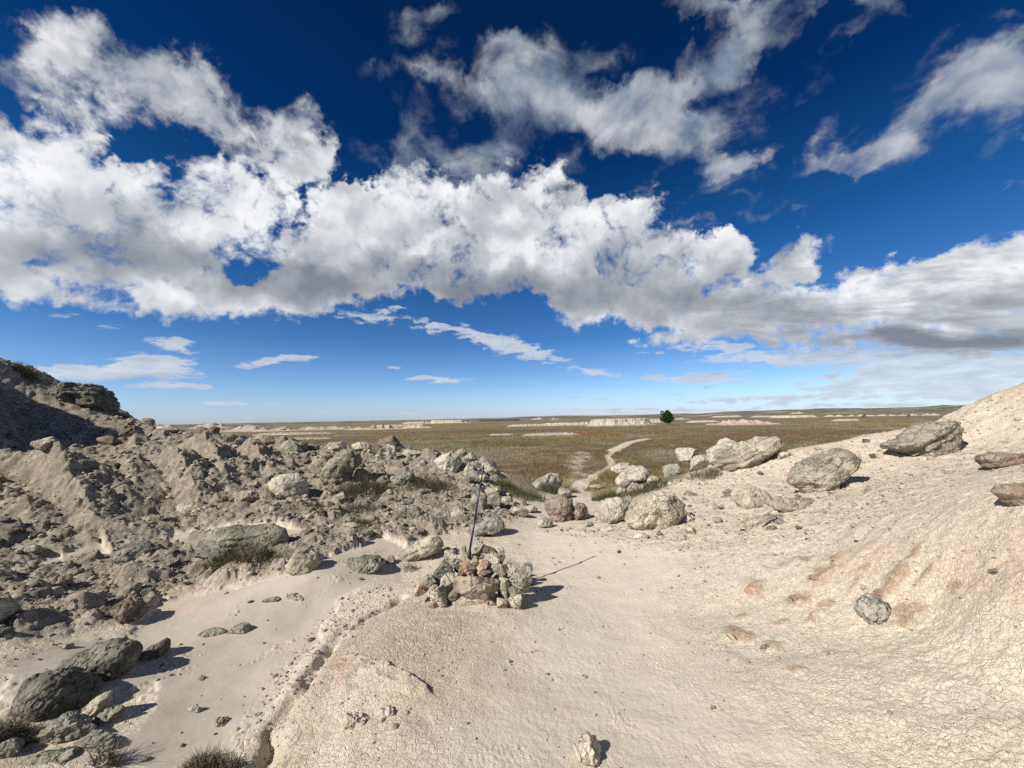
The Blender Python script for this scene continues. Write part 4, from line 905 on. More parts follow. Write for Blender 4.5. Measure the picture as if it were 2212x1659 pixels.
def boulders():
    for b in BOULDERS:
        b = dict(b); mt = b.pop('mt'); lb = b.pop('label')
        rock(b.pop('u', 0), b.pop('v', 0), b.pop('w', 0), b.pop('h', 0), mt, lb, **b)
    # rust-stained nubs of clay standing out of the right slope
    nub = [((1628,1270,42,26),'rounded rust nub alone left of the hooked one'),((1727,1292,56,30),'hooked dark rust nub, the reddest on the slope'),((1784,1306,26,20),'small rust nub at the right end of the hooked one'),
           ((1773,1246,50,30),'rust nub above the hooked one'),((1806,1208,46,26),'uppermost broad rust nub on the slope'),((1740,1213,28,18),'small pinkish nub left of the uppermost broad one'),
           ((1929,1273,96,20),'long low rust streak of clay above the grey stone'),((1591,1370,46,40),'pointed triangular rust nub on the lower slope'),((1659,1398,38,24),'dull rust nub right of the triangular one'),
           ((1723,1450,36,18),'lowest faint rust nub on the slope'),((1967,1344,52,34),'orange nub right beside the lone grey stone'),((2053,1274,32,14),'faint rust nub near the right edge'),
           ((1969,1201,30,12),'small faint nub high on the right slope'),((1872,1234,30,13),'faint pinkish nub above the long rust streak'),((1505,1412,30,10),'faint low nub on the wash edge')]
    for i, ((u, v, w, h), lb) in enumerate(nub):
        rock(u, v + h * .12, w * .85, h * .8, 'rust' if i not in (8, 9, 13, 14) else 'mud', lb, name='clay_nub', cat='clay nub', rough=.13, chips=4, deep=1.2, lift=-.02)
    rock(1272, 1630, 66, 62, 'mud', 'knobby lump of dried mud at the bottom edge', name='mud_lump', cat='mud lump', rough=.16, chips=2, ang=-60, strata=.15)
    for u, v, w, h, lb in [(880,1478,26,14,'small crumbly clod by the crack in the orange clay'),(838,1540,44,20,'crumbly pale clod in the bottom clay'),(765,1560,60,26,'largest crumbled pale clod near the bottom'),(1262,1462,14,8,'tiny clod on the wash'),(680,1412,22,14,'dark-shadowed clod at the gully beside the orange clay')]:
        rock(u, v, w, h, 'mud', lb, name='clay_clod', cat='clod', rough=.22, chips=3)

def cairn():
    "a pile: every stone is its own object"
    S = [ # u, v, w, h, angle, material, label
     (1029,1266,90,54,-6,'tan','wide pitted brown boulder that carries the cairn'),
     (1120,1233,54,38,-4,'pale','pale greenish block on top of the right end of the cairn'),(1126,1263,46,42,0,'pale','knobby pale stone under the pale block of the cairn'),
     (1112,1280,30,30,-40,'grey','narrow grey stone low at the right of the cairn'),(1111,1297,40,30,5,'buff','smooth buff stone at the lower right corner of the cairn'),
     (1086,1303,36,30,0,'buff','light stone at the cairn foot, third from the right'),(1089,1270,24,44,25,'buff','long upright stone leaning right of the big cairn boulder'),
     (1088,1239,24,32,-10,'tan','two-toned tan stone leaning on the right shoulder of the cairn'),(1061,1306,20,20,0,'brown','small dark stone in the shade at the cairn foot'),
     (963,1263,38,32,20,'pale','whitish-grey stone at the left shoulder of the cairn'),(950,1290,50,44,-25,'pale','large angular stone at the lower left of the cairn'),
     (938,1308,26,22,30,'brown','wedge stone under the lower left of the cairn'),(979,1288,24,24,0,'tan','small shaded stone left of the big cairn boulder foot'),
     (955,1236,60,40,25,'grey','big flat grey slab leaning at the upper left of the cairn'),(987,1226,16,24,0,'grey','small upright grey stone on the left of the cairn'),
     (978,1241,14,16,0,'rust','little rust stone on the left of the cairn'),(994,1238,16,16,0,'pale','little pale stone above the left edge of the big cairn boulder'),
     (1011,1224,40,28,-4,'rust','orange rounded stone in the middle of the cairn'),(1042,1224,28,28,10,'rust','pink-faced stone right of the orange rounded one'),
     (1015,1242,18,16,0,'rust','small orange stone on the big cairn boulder'),(1015,1206,20,16,0,'pale','pale greenish cobble above the orange rounded stone'),
     (998,1212,16,26,25,'pale','narrow white stone left of the greenish cobble'),(1036,1204,32,14,0,'tan','flat stone near the cairn top right of the greenish cobble'),
     (1065,1210,30,30,10,'pale','pale grey angular stone at the upper right of the cairn'),(1081,1206,24,18,-15,'brown','dark stone behind the pale grey angular one of the cairn'),
     (1034,1186,34,26,25,'grey','upper layered stone beside the pole base'),(1060,1190,36,16,-8,'brown','dark flat stone on the cairn top right of the pole'),
     (1036,1170,24,18,20,'buff','highest stone at the very top of the cairn'),(1003,1190,14,20,0,'brown','small dark stone holding the left side of the pole'),
     (1081,1189,20,18,-20,'pale','pale chip at the upper right of the cairn top'),(974,1205,52,22,-12,'buff','flat buff slab behind the left side of the cairn'),
     (1034,1214,18,14,0,'tan','tiny stone between the flat top stone and the pink-faced one'),
     (909,1273,32,28,0,'rust','crumbly orange stone at the far left of the cairn'),(938,1271,16,14,0,'rust','tiny orange stone left of the whitish-grey one'),
     (924,1254,40,26,10,'buff','low buff stone at the left end of the cairn'),(1070,1228,18,14,0,'grey','tiny dark stone in the gap below the pale grey angular one'),
     (1052,1238,26,14,0,'tan','flat tan chip between the pink-faced stone and the right shoulder')]
    for i, (u, v, w, h, a, mt, lb) in enumerate(S):
        y = 4.14 + max(0, (1302 - v)) * .0040 - (.10 if i == 0 else 0)
        if v < 1240: y += .05
        rock(u, v, w * 1.06, h * 1.08, mt, lb, ang=a, y=y, name='cairn_boulder' if i == 0 else 'cairn_stone', cat='stone', group='stones piled into the cairn', deep=1.0 if i else .8, rough=.07, chips=11, box=.25, seed=900 + i * 13)
    # the stones inside the pile
    r_ = np.random.default_rng(5)
    for i in range(22):
        t = r_.uniform(0, 1); u = 1030 + r_.normal() * 38 * (1 - .5 * t); v = 1285 - 80 * t
        rock(u, v, 34, 26, ['grey', 'tan', 'brown', 'buff'][i % 4], 'stone in the dark core of the cairn, mostly hidden by its outer stones', ang=r_.uniform(-30, 30), y=4.42 + .12 * t + r_.uniform(0, .12), name='cairn_stone', cat='stone', group='hidden core stones of the cairn', rough=.07, seed=1300 + i)
    p = rock(1016, 1300, 76, 44, 'mud', 'cracked clay pedestal under the big cairn boulder', y=4.28, name='clay_pedestal', cat='clay pedestal', rough=.085, chips=2, box=.4, deep=1.1)

def pole():
    top = at(1046, 999, 4.62); bot = at(1013, 1200, 4.50)
    ax = Vector(top - bot); L = ax.length; q = ax.to_track_quat('Z', 'Y')
    e = bpy.data.objects.new('trekking_pole', None); col.objects.link(e); e.location = bot; e.rotation_mode = 'QUATERNION'; e.rotation_quaternion = q
    tag(e, 'dark blue trekking pole standing upside down in the cairn, tip in the air', 'trekking pole')
    def pm(name, c, metal, rough):
        m, nt = mat(name); g = N(nt); b = bsdf_out(g, nt, g.mix(g.noise(g.new('ShaderNodeTexCoord').outputs['Object'], 40, 3), tuple(x * .8 for x in c), c), rough, None, .5); b.inputs['Metallic'].default_value = metal; return m
    blue = pm('blue_anodised_tube', (.045, .06, .13), .6, .4); black = pm('black_plastic', (.02, .02, .022), 0, .5); steel = pm('steel', (.35, .35, .36), .9, .35); cork = pm('grey_foam', (.05, .05, .055), 0, .8)
    def lathe(name, prof, m, seg=20):
        bm = bmesh.new(); rings = []
        for z, r in prof: rings.append([bm.verts.new((r * math.cos(6.28318 * k / seg), r * math.sin(6.28318 * k / seg), z * L)) for k in range(seg)])
        for a, b in zip(rings, rings[1:]):
            for k in range(seg): bm.faces.new((a[k], a[(k + 1) % seg], b[(k + 1) % seg], b[k]))
        bm.faces.new(rings[0][::-1]); bm.faces.new(rings[-1])
        for f in bm.faces: f.smooth = True
        me = bpy.data.meshes.new(name); bm.to_mesh(me); bm.free(); me.materials.append(m)
        o = bpy.data.objects.new(name, me); col.objects.link(o); o.parent = e; return o
    lathe('handle', [(-.03, .016), (0, .018), (.03, .0165), (.055, .018), (.06, .013)], cork)
    lathe('upper_tube', [(.055, .012), (.42, .0115)], blue)
    lathe('middle_tube', [(.42, .0100), (.76, .0095)], blue)
    lathe('lower_tube', [(.76, .0082), (.965, .0075)], blue)
    for z in (.415, .755):
        lk = lathe('lever_lock', [(z - .018, .0105), (z - .014, .0135), (z + .014, .0135), (z + .018, .0105)], black)
        bm = bmesh.new(); bmesh.ops.create_cube(bm, size=1, matrix=Matrix.Translation((-.017, 0, z * L)) @ Matrix.Diagonal((.012, .014, .036, 1)))
        bmesh.ops.bevel(bm, geom=bm.edges[:], offset=.003, segments=2, affect='EDGES')
        me = bpy.data.meshes.new('lever'); bm.to_mesh(me); bm.free(); me.materials.append(black); lv = bpy.data.objects.new('lever', me); col.objects.link(lv); lv.parent = lk
    lathe('basket', [(.925, .010), (.93, .022), (.934, .022), (.938, .009)], black)
    lathe('tip', [(.965, .0058), (.985, .0045), (1.0, .0022)], steel)
    bm = bmesh.new()                                   # wrist strap loop hanging from the handle
    n = 26; rings = []
    for i in range(n):
        t = i / (n - 1) * 2 * math.pi; c = Vector((-.022 - .016 * math.cos(t), .004 * math.sin(2 * t), .015 + .045 * math.sin(t)))
        rings.append([bm.verts.new(c + Vector((0, s * .006, 0)) + Vector((0, 0, 0))) for s in (-1, 1)])
    for a, b in zip(rings, rings[1:]): bm.faces.new((a[0], a[1], b[1], b[0]))
    bmesh.ops.solidify(bm, geom=bm.faces[:], thickness=.0015)
    me = bpy.data.meshes.new('strap'); bm.to_mesh(me); bm.free(); me.materials.append(black); o = bpy.data.objects.new('strap', me); col.objects.link(o); o.parent = e
# ---------------------------------------------------------------- loose stones
def world_samples(n, seed, y0=2.2, y1=14, u0=-30, u1=2240):
    r_ = np.random.default_rng(seed); y = np.exp(r_.uniform(math.log(y0), math.log(y1), n)); u = r_.uniform(u0, u1, n)
    return (u - CU) / F * y, y, r_
def masks(x, y):
    z, zn = terrain(x, y); return z, zn

def loose_stones():
    protos = {}
    r_ = np.random.default_rng(3)
    for mt in ('tan', 'grey', 'pale', 'brown', 'buff', 'green'):
        for k in range(4):
            p, f = rock_points(1, r_.uniform(.5, .8), r_.uniform(.7, 1), 40 + k * 5 + len(mt) * 11, 4, 0, None, 12, .11, .25 * (k % 2), .2)
            me = mesh_from('stone', p, f); me.materials.append(RM[mt]); protos[mt, k] = me
    x, y, r_ = world_samples(5200, 11, 2.4, 13.2)
    z, zn = masks(x, y)
    rub = zn[:, 3]; silt = zn[:, 2]; grass = zn[:, 0]
    rightb = soft_poly(x, y, RUB_R, .4)
    cnt = dict(l=0, r=0, s=0)
    for i in range(len(x)):
        if grass[i] > .3: continue
        t = r_.random()
        if rub[i] > .5 and cnt['l'] < 205 and t < .28:
            s = np.exp(r_.normal(math.log(17), .38)) / F * y[i]; grp = 'loose stones in the left rubble'; mts = ['tan', 'tan', 'grey', 'brown', 'buff', 'green']
            lb = 'loose weathered stone lying among many others in the rubble of the left bank'; cnt['l'] += 1
        elif rightb[i] > .5 and cnt['r'] < 45 and t < .30:
            s = np.exp(r_.normal(math.log(12), .35)) / F * y[i]; grp = 'loose chips on the right bank'; mts = ['buff', 'pale', 'pale', 'grey']
            lb = 'small pale stone chip lying on the upper part of the right bank'; cnt['r'] += 1
        elif silt[i] > .6 and x[i] < -.6 and cnt['s'] < 22 and t < .04:
            s = np.exp(r_.normal(math.log(9), .3)) / F * y[i]; grp = 'stray stones on the silt'; mts = ['buff', 'grey', 'pale']
            lb = 'stray little stone on the smooth silt of the left gully'; cnt['s'] += 1
        else: continue
        o = bpy.data.objects.new('stone', protos[mts[r_.integers(len(mts))], int(r_.integers(4))]); col.objects.link(o)
        o.location = (x[i], y[i], z[i] + s * .12); o.scale = (s, s, s * r_.uniform(.8, 1.1)); o.rotation_euler = (r_.normal() * .3, r_.normal() * .3, r_.uniform(0, 6.28))
        tag(o, lb, 'stone', grp)

def merged_stones(name, X, Y, Z, S, mt, seed):
    r_ = np.random.default_rng(seed); v0, f0 = ico(2); vs, fs = [], []; protos = []
    for k in range(14):
        p, _ = rock_points(1, r_.uniform(.45, .8), r_.uniform(.7, 1), seed + k, 2, 0, None, 9, .12); protos.append(p)
    for i in range(len(X)):
        p = protos[int(r_.integers(14))]; a = r_.uniform(0, 6.28); c, s = math.cos(a), math.sin(a)
        q = np.stack([p[:, 0] * c - p[:, 1] * s, p[:, 0] * s + p[:, 1] * c, p[:, 2] * r_.uniform(.7, 1.2)], 1) * S[i]
        vs.append(q + [X[i], Y[i], Z[i] + S[i] * .15]); fs.append(f0 + i * len(v0))
    me = mesh_from(name, np.concatenate(vs), np.concatenate(fs)); me.materials.append(mt)
    o = bpy.data.objects.new(name, me); col.objects.link(o); o['kind'] = 'stuff'; return o

def rubble():
    x, y, r_ = world_samples(26000, 31, 2.6, 14.5); z, zn = masks(x, y)
    k = (r_.random(len(x)) < .20 * zn[:, 3] * (1 - zn[:, 2]) * sstep(-.35, .2, fbm2(x * .8, y * .8, 3, 99)) + .02 * soft_poly(x, y, RUB_R, .4)) & (zn[:, 0] < .2)
    x, y, z = x[k], y[k], z[k]; s = np.minimum(np.exp(r_.normal(math.log(9.5), .36, len(x))) / F * y, .16)
    merged_stones('rubble', x, y, z, s, pebble_material(), 177)

def pebble_material():
    m, nt = mat('loose_stone'); g = N(nt); P = g.new('ShaderNodeNewGeometry').outputs['Position']
    isl = g.new('ShaderNodeNewGeometry').outputs['Random Per Island']
    c = g.curve(isl, [(0, (.24, .21, .165)), (.25, (.38, .325, .25)), (.6, (.48, .42, .32)), (.85, (.56, .50, .39)), (1, (.34, .34, .29))])
    c = g.mix(g.math('MULTIPLY', g.noise(P, 150, 3, .6), .5), c, (.30, .26, .20))
    bsdf_out(g, nt, c, .93, bump(g, g.math('ADD', g.noise(P, 120, 3, .6), g.noise(P, 30, 4, .6)), .012, .9), .12); return m

def pebbles():
    x, y, r_ = world_samples(60000, 21, 1.9, 12.5)
    z, zn = masks(x, y)
    grav = soft_poly(x, y, GRAV, .08); rr_ = soft_poly(x, y, RUB_R, .5)
    dn = sstep(0, .5, fbm2(x * 1.4, y * 1.4, 3, 90))
    bank = sstep(.12, .5, z) * (x > 1)
    p = .12 * zn[:, 3] + .30 * grav + .24 * rr_ + .035 + .07 * dn + .13 * bank * dn
    p = p * (1 - .8 * zn[:, 2] * (1 - grav)) * (1 - zn[:, 0]) * (1 - .5 * zn[:, 1]) * np.clip(y / 3.5, .35, 1)
    k = r_.random(len(x)) < p
    x, y, z = x[k], y[k], z[k]
    s = np.minimum(np.exp(r_.normal(math.log(4.6), .42, len(x))) / F * y, .06)
    merged_stones('pebbles', x, y, z, s, pebble_material(), 77)
    return len(x)

# ---------------------------------------------------------------- plants
def leaf_material(name, c1, c2, c3=None, sc=3.0):
    m, nt = mat(name); g = N(nt); P = g.new('ShaderNodeNewGeometry').outputs['Position']
    isl = g.new('ShaderNodeNewGeometry').outputs['Random Per Island']
    c = g.mix(g.ramp(g.noise(P, sc, 3, .6), .35, .65), c1, c2)
    if c3: c = g.mix(g.ramp(isl, .62, .7), c, c3)
    c = g.mix(g.math('MULTIPLY', isl, .5), c, tuple(x * .5 for x in c1))
    b = g.new('ShaderNodeBsdfDiffuse'); g.put(b.inputs[0], c); t = g.new('ShaderNodeBsdfTranslucent'); g.put(t.inputs[0], c)
    mx = g.new('ShaderNodeMixShader'); mx.inputs[0].default_value = .25
    nt.links.new(b.outputs[0], mx.inputs[1]); nt.links.new(t.outputs[0], mx.inputs[2])
    o = g.new('ShaderNodeOutputMaterial'); nt.links.new(mx.outputs[0], o.inputs[0]); return m
LM = dict(
    dry=leaf_material('dry_grass', (.20, .165, .085), (.27, .23, .13), (.12, .13, .05)),
    green=leaf_material('green_grass', (.075, .11, .028), (.12, .15, .045), (.22, .19, .10)),
    sage=leaf_material('sage_leaves', (.16, .165, .115), (.21, .21, .15), (.11, .12, .07)),
    dark=leaf_material('dark_scrub', (.075, .062, .045), (.125, .11, .075), (.17, .15, .095)),
    scrub=leaf_material('olive_scrub', (.115, .105, .055), (.16, .14, .08), (.07, .085, .03)),
    yellow=leaf_material('yellow_scrub', (.23, .20, .05), (.33, .28, .09), (.13, .11, .06)),
    tree=leaf_material('tree_leaves', (.040, .075, .020), (.065, .10, .03), (.03, .05, .015), 1.0))
TWIG, _nt = mat('twigs'); _g = N(_nt); bsdf_out(_g, _nt, _g.mix(_g.noise(_g.new('ShaderNodeNewGeometry').outputs['Position'], 60, 3), (.10, .08, .06), (.22, .19, .15)), .9)

def blades(x, y, z, h, w, lean, ang, r_, segs=3):
    "thin bent blades as one mesh; every argument an array"
    n = len(x); t = np.linspace(0, 1, segs + 1)
    la = r_.uniform(0, 2 * np.pi, n); V = np.zeros((n, (segs + 1) * 2, 3))
    for i, tt in enumerate(t):
        cx = x + np.cos(la) * lean * h * tt ** 1.8; cy = y + np.sin(la) * lean * h * tt ** 1.8; cz = z + h * (tt - .25 * lean * tt ** 2)
        ww = w * (1 - tt) ** .7 / 2 + w * .04
        V[:, 2 * i] = np.stack([cx - np.cos(ang) * ww, cy - np.sin(ang) * ww, cz], 1)
        V[:, 2 * i + 1] = np.stack([cx + np.cos(ang) * ww, cy + np.sin(ang) * ww, cz], 1)
    b = np.arange(n)[:, None, None] * (segs + 1) * 2; s = np.arange(segs)[None, :, None] * 2
    f = (b + s + np.array([0, 1, 3, 2])[None, None, :]).reshape(-1, 4)
    return V.reshape(-1, 3), f

def shrub(u, v, w, h, mt, label, n=500, kind='grass tuft', name='grass_tuft', lean=.7, y=None, seed=0, bw=.004, twigs=0, sink=.02):
    r_ = np.random.default_rng(seed + int(u * 7 + v)); g = hit(u, v + h * .35); y = y or g[1]
    c = at(u, v, y); k = y / F; W, H = w * k, h * k
    a = r_.uniform(0, 6.28, n); rd = np.sqrt(r_.random(n)) * W / 2
    cl = fbm2(np.cos(a) * rd / W * 5 + seed, np.sin(a) * rd / W * 5, 2, seed + 5)
    x = np.cos(a) * rd; yy = np.sin(a) * rd * .6
    gz = base(x + c[0], yy + y)
    hh = H * (1.05 - .55 * (rd / (W / 2)) ** 2) * r_.uniform(.45, 1.15, n) * (1 + .6 * cl)
    V, f = blades(x, yy, gz - sink, hh, np.full(n, max(bw, .5 * k)) * r_.uniform(.7, 1.5, n), r_.uniform(.2, 1, n) * lean, r_.uniform(0, 3.14, n), r_)
    zb = float(gz.mean()); V[:, 2] -= zb
    me = mesh_from(name, V, f); me.materials.append(LM[mt])
    if twigs:
        e = bpy.data.objects.new(name, None); col.objects.link(e); e.location = (c[0], y, zb)
        o = bpy.data.objects.new('foliage', me); col.objects.link(o); o.parent = e
        a = r_.uniform(0, 6.28, twigs); rd = np.sqrt(r_.random(twigs)) * W * .3
        x = np.cos(a) * rd; yy = np.sin(a) * rd * .6; gz = base(x + c[0], yy + y) - zb
        V2, f2 = blades(x, yy, gz, H * r_.uniform(.6, 1.25, twigs), np.full(twigs, max(.006, .6 * k)), r_.uniform(.3, 1.1, twigs), r_.uniform(0, 3.14, twigs), r_, 4)
        m2 = mesh_from('twigs', V2, f2); m2.materials.append(TWIG); o2 = bpy.data.objects.new('stems', m2); col.objects.link(o2); o2.parent = e
        o = e
    else:
        o = bpy.data.objects.new(name, me); col.objects.link(o); o.location = (c[0], y, zb)
    return tag(o, label, kind)

def plants():
    S = shrub
    S(525,1206,150,58,'scrub','olive scrub growing up over the dark front of the lichen-grey boulder',900,'shrub','shrub',.8,None,1,.005,160)
    S(10,1584,100,38,'dark','dark wiry bush in the lower left corner',1500,'shrub','shrub',1.5,None,2,.003,350)
    S(440,1648,100,28,'yellow','yellow-olive bush at the bottom edge left of the orange clay',650,'shrub','shrub',.9,None,3,.004,200)
    S(500,1652,70,18,'dry','dry straw twigs spilling right of the yellow-olive bush',220,'shrub','shrub',1.2,None,4,.004,150)
    S(235,1640,90,34,'dark','brown dry twigs over the grey rocks at bottom left',160,'shrub','shrub',1.2,None,5,.004,120)
    S(790,1055,120,52,'scrub','low scrub covering the left half of the earth mound',1300,'shrub','shrub',.8,None,6,.006,120)
    S(925,1045,110,40,'scrub','low scrub covering the right half of the earth mound',1100,'shrub','shrub',.8,None,7,.006,80)
    S(775,1098,90,34,'dark','sparse dark scrub at the lower left foot of the earth mound',500,'shrub','shrub',.9,None,8,.006,80)
    S(628,1100,100,26,'dry','dry grass at the foot of the big pale flat-faced boulder',420,'grass tuft','grass_tuft',.8,None,9)
    S(682,1090,40,26,'dark','small dark tuft right of the big pale flat-faced boulder',260,'grass tuft','grass_tuft',.9,None,10)
    S(780,1141,66,16,'scrub','mat of dry scrub on top of the buff boulder below the mound',350,'shrub','shrub',.8,None,11,.005,0,-.10)
    S(1088,1043,60,30,'scrub','dark green tuft right of the upper pole',500,'grass tuft','grass_tuft',.8,None,12,.006)
    S(1135,1066,90,26,'green','green grass in front of the whitish tilted boulder',800,'grass tuft','grass_tuft',.7,None,13,.006)
    S(1188,1053,52,30,'sage','grey sage bush against the whitish tilted boulder',520,'shrub','shrub',.7,None,14,.006,60)
    S(1238,1058,30,18,'green','green grass tuft on the left edge of the trail',200,'grass tuft','grass_tuft',.7,None,24,.006)
    S(1310,1070,66,26,'green','bright green grass on the right edge of the trail',700,'grass tuft','grass_tuft',.7,None,15,.006)
    S(1400,1050,90,26,'scrub','olive grass below the cracked pale boulder',700,'grass tuft','grass_tuft',.7,None,16,.006)
    S(1350,1068,70,20,'dry','dry grass between the green tuft and the olive one',500,'grass tuft','grass_tuft',.7,None,17,.006)
    S(1520,1022,76,30,'dry','dry straw tuft in front of the pale boulder group',560,'grass tuft','grass_tuft',.7,None,18,.006)
    S(1330,1100,30,20,'green','small green tuft behind the pale pitted boulder',160,'grass tuft','grass_tuft',.7,None,19,.006)
    S(58,806,54,26,'scrub','olive bush on the skyline of the left hill',500,'shrub','shrub',.7,13.8,20,.01,60)
    S(18,800,40,18,'scrub','low bush at the far left of the hill crest',240,'shrub','shrub',.7,13.5,21,.01,30)
    S(270,880,34,20,'dark','small dark bush on the hill skyline above the ridge',160,'shrub','shrub',.6,14.4,22,.01,20)
    S(885,1268-46,40,18,'dark','wiry dead plant on the clay left of the cairn',90,'shrub','shrub',1.3,None,23,.003,30)

def twigs():
    for i, (u, v, L, a, lb) in enumerate([(1860,1478,150,-52,'long thin dead twig lying on the lower right clay slope'),(1800,1440,120,-28,'thin dead twig left of the long one on the clay slope'),(1600,1378,90,-20,'dead twig beside the triangular rust nub'),(1440,1205,50,30,'thin pale stick on the wash beyond the pole shadow'),(1700,1322,60,40,'short curved twig by the rust nubs')]):
        h0 = hit(u, v); r_ = np.random.default_rng(i + 60); k = h0[1] / F; n = 9; t = np.linspace(-.5, .5, n)
        xs = h0[0] + t * L * k * math.cos(R(a)); ys = h0[1] - t * L * k * math.sin(R(a)) * -1.6; xs = xs + .012 * np.cumsum(r_.normal(size=n)); ys = ys + .012 * np.cumsum(r_.normal(size=n)); zs, _ = terrain(xs, ys)
        cu = bpy.data.curves.new('dead_twig', 'CURVE'); cu.dimensions = '3D'; cu.bevel_depth = .0028; cu.bevel_resolution = 1
        for br in range(3):
            sp_ = cu.splines.new('POLY'); idx = range(n) if br == 0 else range(3 + br, 3 + br + 3); pts = [Vector((xs[j], ys[j], zs[j] + .006)) for j in idx]
            if br: pts = [pts[0], pts[0].lerp(pts[1], .8) + Vector((.03, -.03 * br, .012)), pts[0].lerp(pts[2], .8) + Vector((.06, -.07 * br, .012))]
            sp_.points.add(len(pts) - 1)
            for q, p in zip(sp_.points, pts): q.co = (*p, 1); q.radius = r_.uniform(.5, 1.1)
        o = bpy.data.objects.new('dead_twig', cu); col.objects.link(o); cu.materials.append(TWIG); tag(o, lb, 'twig')

def prairie_grass():
    n = int(95000 * (Q if Q < 1 else 1)); r_ = np.random.default_rng(5)
    y = np.exp(r_.uniform(math.log(10.2), math.log(150), n)); u = r_.uniform(-80, 2290, n); x = (u - CU) / F * y
    z, zn = masks(x, y); k = (zn[:, 0] > .45) & (r_.random(n) < (.25 + .75 * sstep(-.3, .2, fbm2(x * .5, y * .5, 3, 33))) * (1 - .7 * sstep(40, 150, y)))
    x, y, z = x[k], y[k], z[k]; B = 4
    X = np.repeat(x, B) + r_.normal(size=len(x) * B) * np.repeat(.05 + .004 * y, B); Y = np.repeat(y, B) + r_.normal(size=len(x) * B) * np.repeat(.05 + .004 * y, B); Z = np.repeat(z, B) - .02
    hh = .15 * (1 + .7 * fbm2(X / 4, Y / 4, 3, 34)) * r_.uniform(.4, 1.3, len(X)) * sstep(9.5, 15, Y) + .06
    hh = np.clip(hh, .03, .32)
    V, f = blades(X, Y, Z, hh, np.maximum(.007, .00075 * Y) * r_.uniform(.7, 1.5, len(X)), r_.uniform(.2, .9, len(X)), r_.normal(size=len(X)) * .9, r_, 2)
    me = mesh_from('prairie_grass', V, f)
    tn = np.ones((len(V), 4), np.float32); tn[:, :3] = np.repeat(tones(X, Y), 6, axis=0); a = me.attributes.new('tone', 'FLOAT_COLOR', 'POINT'); a.data.foreach_set('color', tn.ravel())
    m, nt = mat('prairie_grass'); g = N(nt); P = g.new('ShaderNodeNewGeometry').outputs['Position']; isl = g.new('ShaderNodeNewGeometry').outputs['Random Per Island']
    c = g.new('ShaderNodeAttribute', attribute_name='tone').outputs['Color']
    c = g.mix(1.0, c, g.curve(isl, [(0, (.5, .45, .4)), (.5, (1.1, 1.1, 1.1)), (1, (1.9, 1.75, 1.6))]), 'MULTIPLY')
    b = g.new('ShaderNodeBsdfDiffuse'); g.put(b.inputs[0], c); t = g.new('ShaderNodeBsdfTranslucent'); g.put(t.inputs[0], c)
    mx = g.new('ShaderNodeMixShader'); mx.inputs[0].default_value = .25; nt.links.new(b.outputs[0], mx.inputs[1]); nt.links.new(t.outputs[0], mx.inputs[2])
    o_ = g.new('ShaderNodeOutputMaterial'); nt.links.new(mx.outputs[0], o_.inputs[0])
    me.materials.append(m); o = bpy.data.objects.new('prairie_grass', me); col.objects.link(o); o['kind'] = 'stuff'

def tree(u, vb, wpx, hpx, label, n=4200, y=None):
    g = hit(u, vb); y = y or g[1]; x = ray(u, vb)[0] * y; zb = float(base(x, y)[0]); W, H = wpx / F * y, hpx / F * y
    r_ = np.random.default_rng(int(u)); e = bpy.data.objects.new('tree', None); col.objects.link(e); e.location = (x, y, zb); tag(e, label, 'tree')
    bm = bmesh.new()
    def limb(a, b, r0, r1):
        a, b = Vector(a), Vector(b); q = (b - a).to_track_quat('Z', 'Y'); R1, R2 = [], []
        for k in range(7):
            d = q @ Vector((math.cos(k * .8976), math.sin(k * .8976), 0)); R1.append(bm.verts.new(a + d * r0)); R2.append(bm.verts.new(b + d * r1))
        for k in range(7): bm.faces.new((R1[k], R1[(k + 1) % 7], R2[(k + 1) % 7], R2[k]))
    limb((0, 0, -.2), (.03 * W, 0, H * .35), H * .035, H * .024); tips = []
    for i in range(9):
        a = i * 2.4; b = (math.cos(a) * W * .3, math.sin(a) * W * .3, H * r_.uniform(.45, .85)); limb((.03 * W, 0, H * r_.uniform(.15, .35)), b, H * .018, H * .006); tips.append(b)
    me = bpy.data.meshes.new('trunk'); bm.to_mesh(me); bm.free(); me.materials.append(TWIG); o = bpy.data.objects.new('trunk', me); col.objects.link(o); o.parent = e
    cl = [(r_.normal() * W * .20, r_.normal() * W * .20, H * r_.uniform(.28, .80), W * r_.uniform(.13, .21)) for _ in range(17)] + [(0, 0, H * .52, W * .25), (W * .03, 0, H * .86, W * .15), (W * .02, 0, H * .74, W * .22), (-W * .22, 0, H * .35, W * .2), (W * .24, 0, H * .4, W * .2)]
    cl = np.array(cl); cl[:, :2] *= (1.25 - .75 * cl[:, 2:3] / H); k = r_.integers(len(cl), size=n); d = r_.normal(size=(n, 3)); d /= np.linalg.norm(d, axis=1)[:, None]
    p = cl[k, :3] + d * (cl[k, 3] * r_.uniform(.5, 1.1, n) ** .7)[:, None] * [1, 1, .85]; p[:, 2] = np.clip(p[:, 2], H * .05, H * 1.02)
    s = .02 * H; a = r_.normal(size=(n, 3)) * s; b = r_.normal(size=(n, 3)) * s
    V = np.stack([p - a, p + b, p + a, p - b], 1).reshape(-1, 3); f = np.arange(n * 4).reshape(-1, 4)
    me = mesh_from('crown', V, f, False); me.materials.append(LM['tree']); o = bpy.data.objects.new('crown', me); col.objects.link(o); o.parent = e

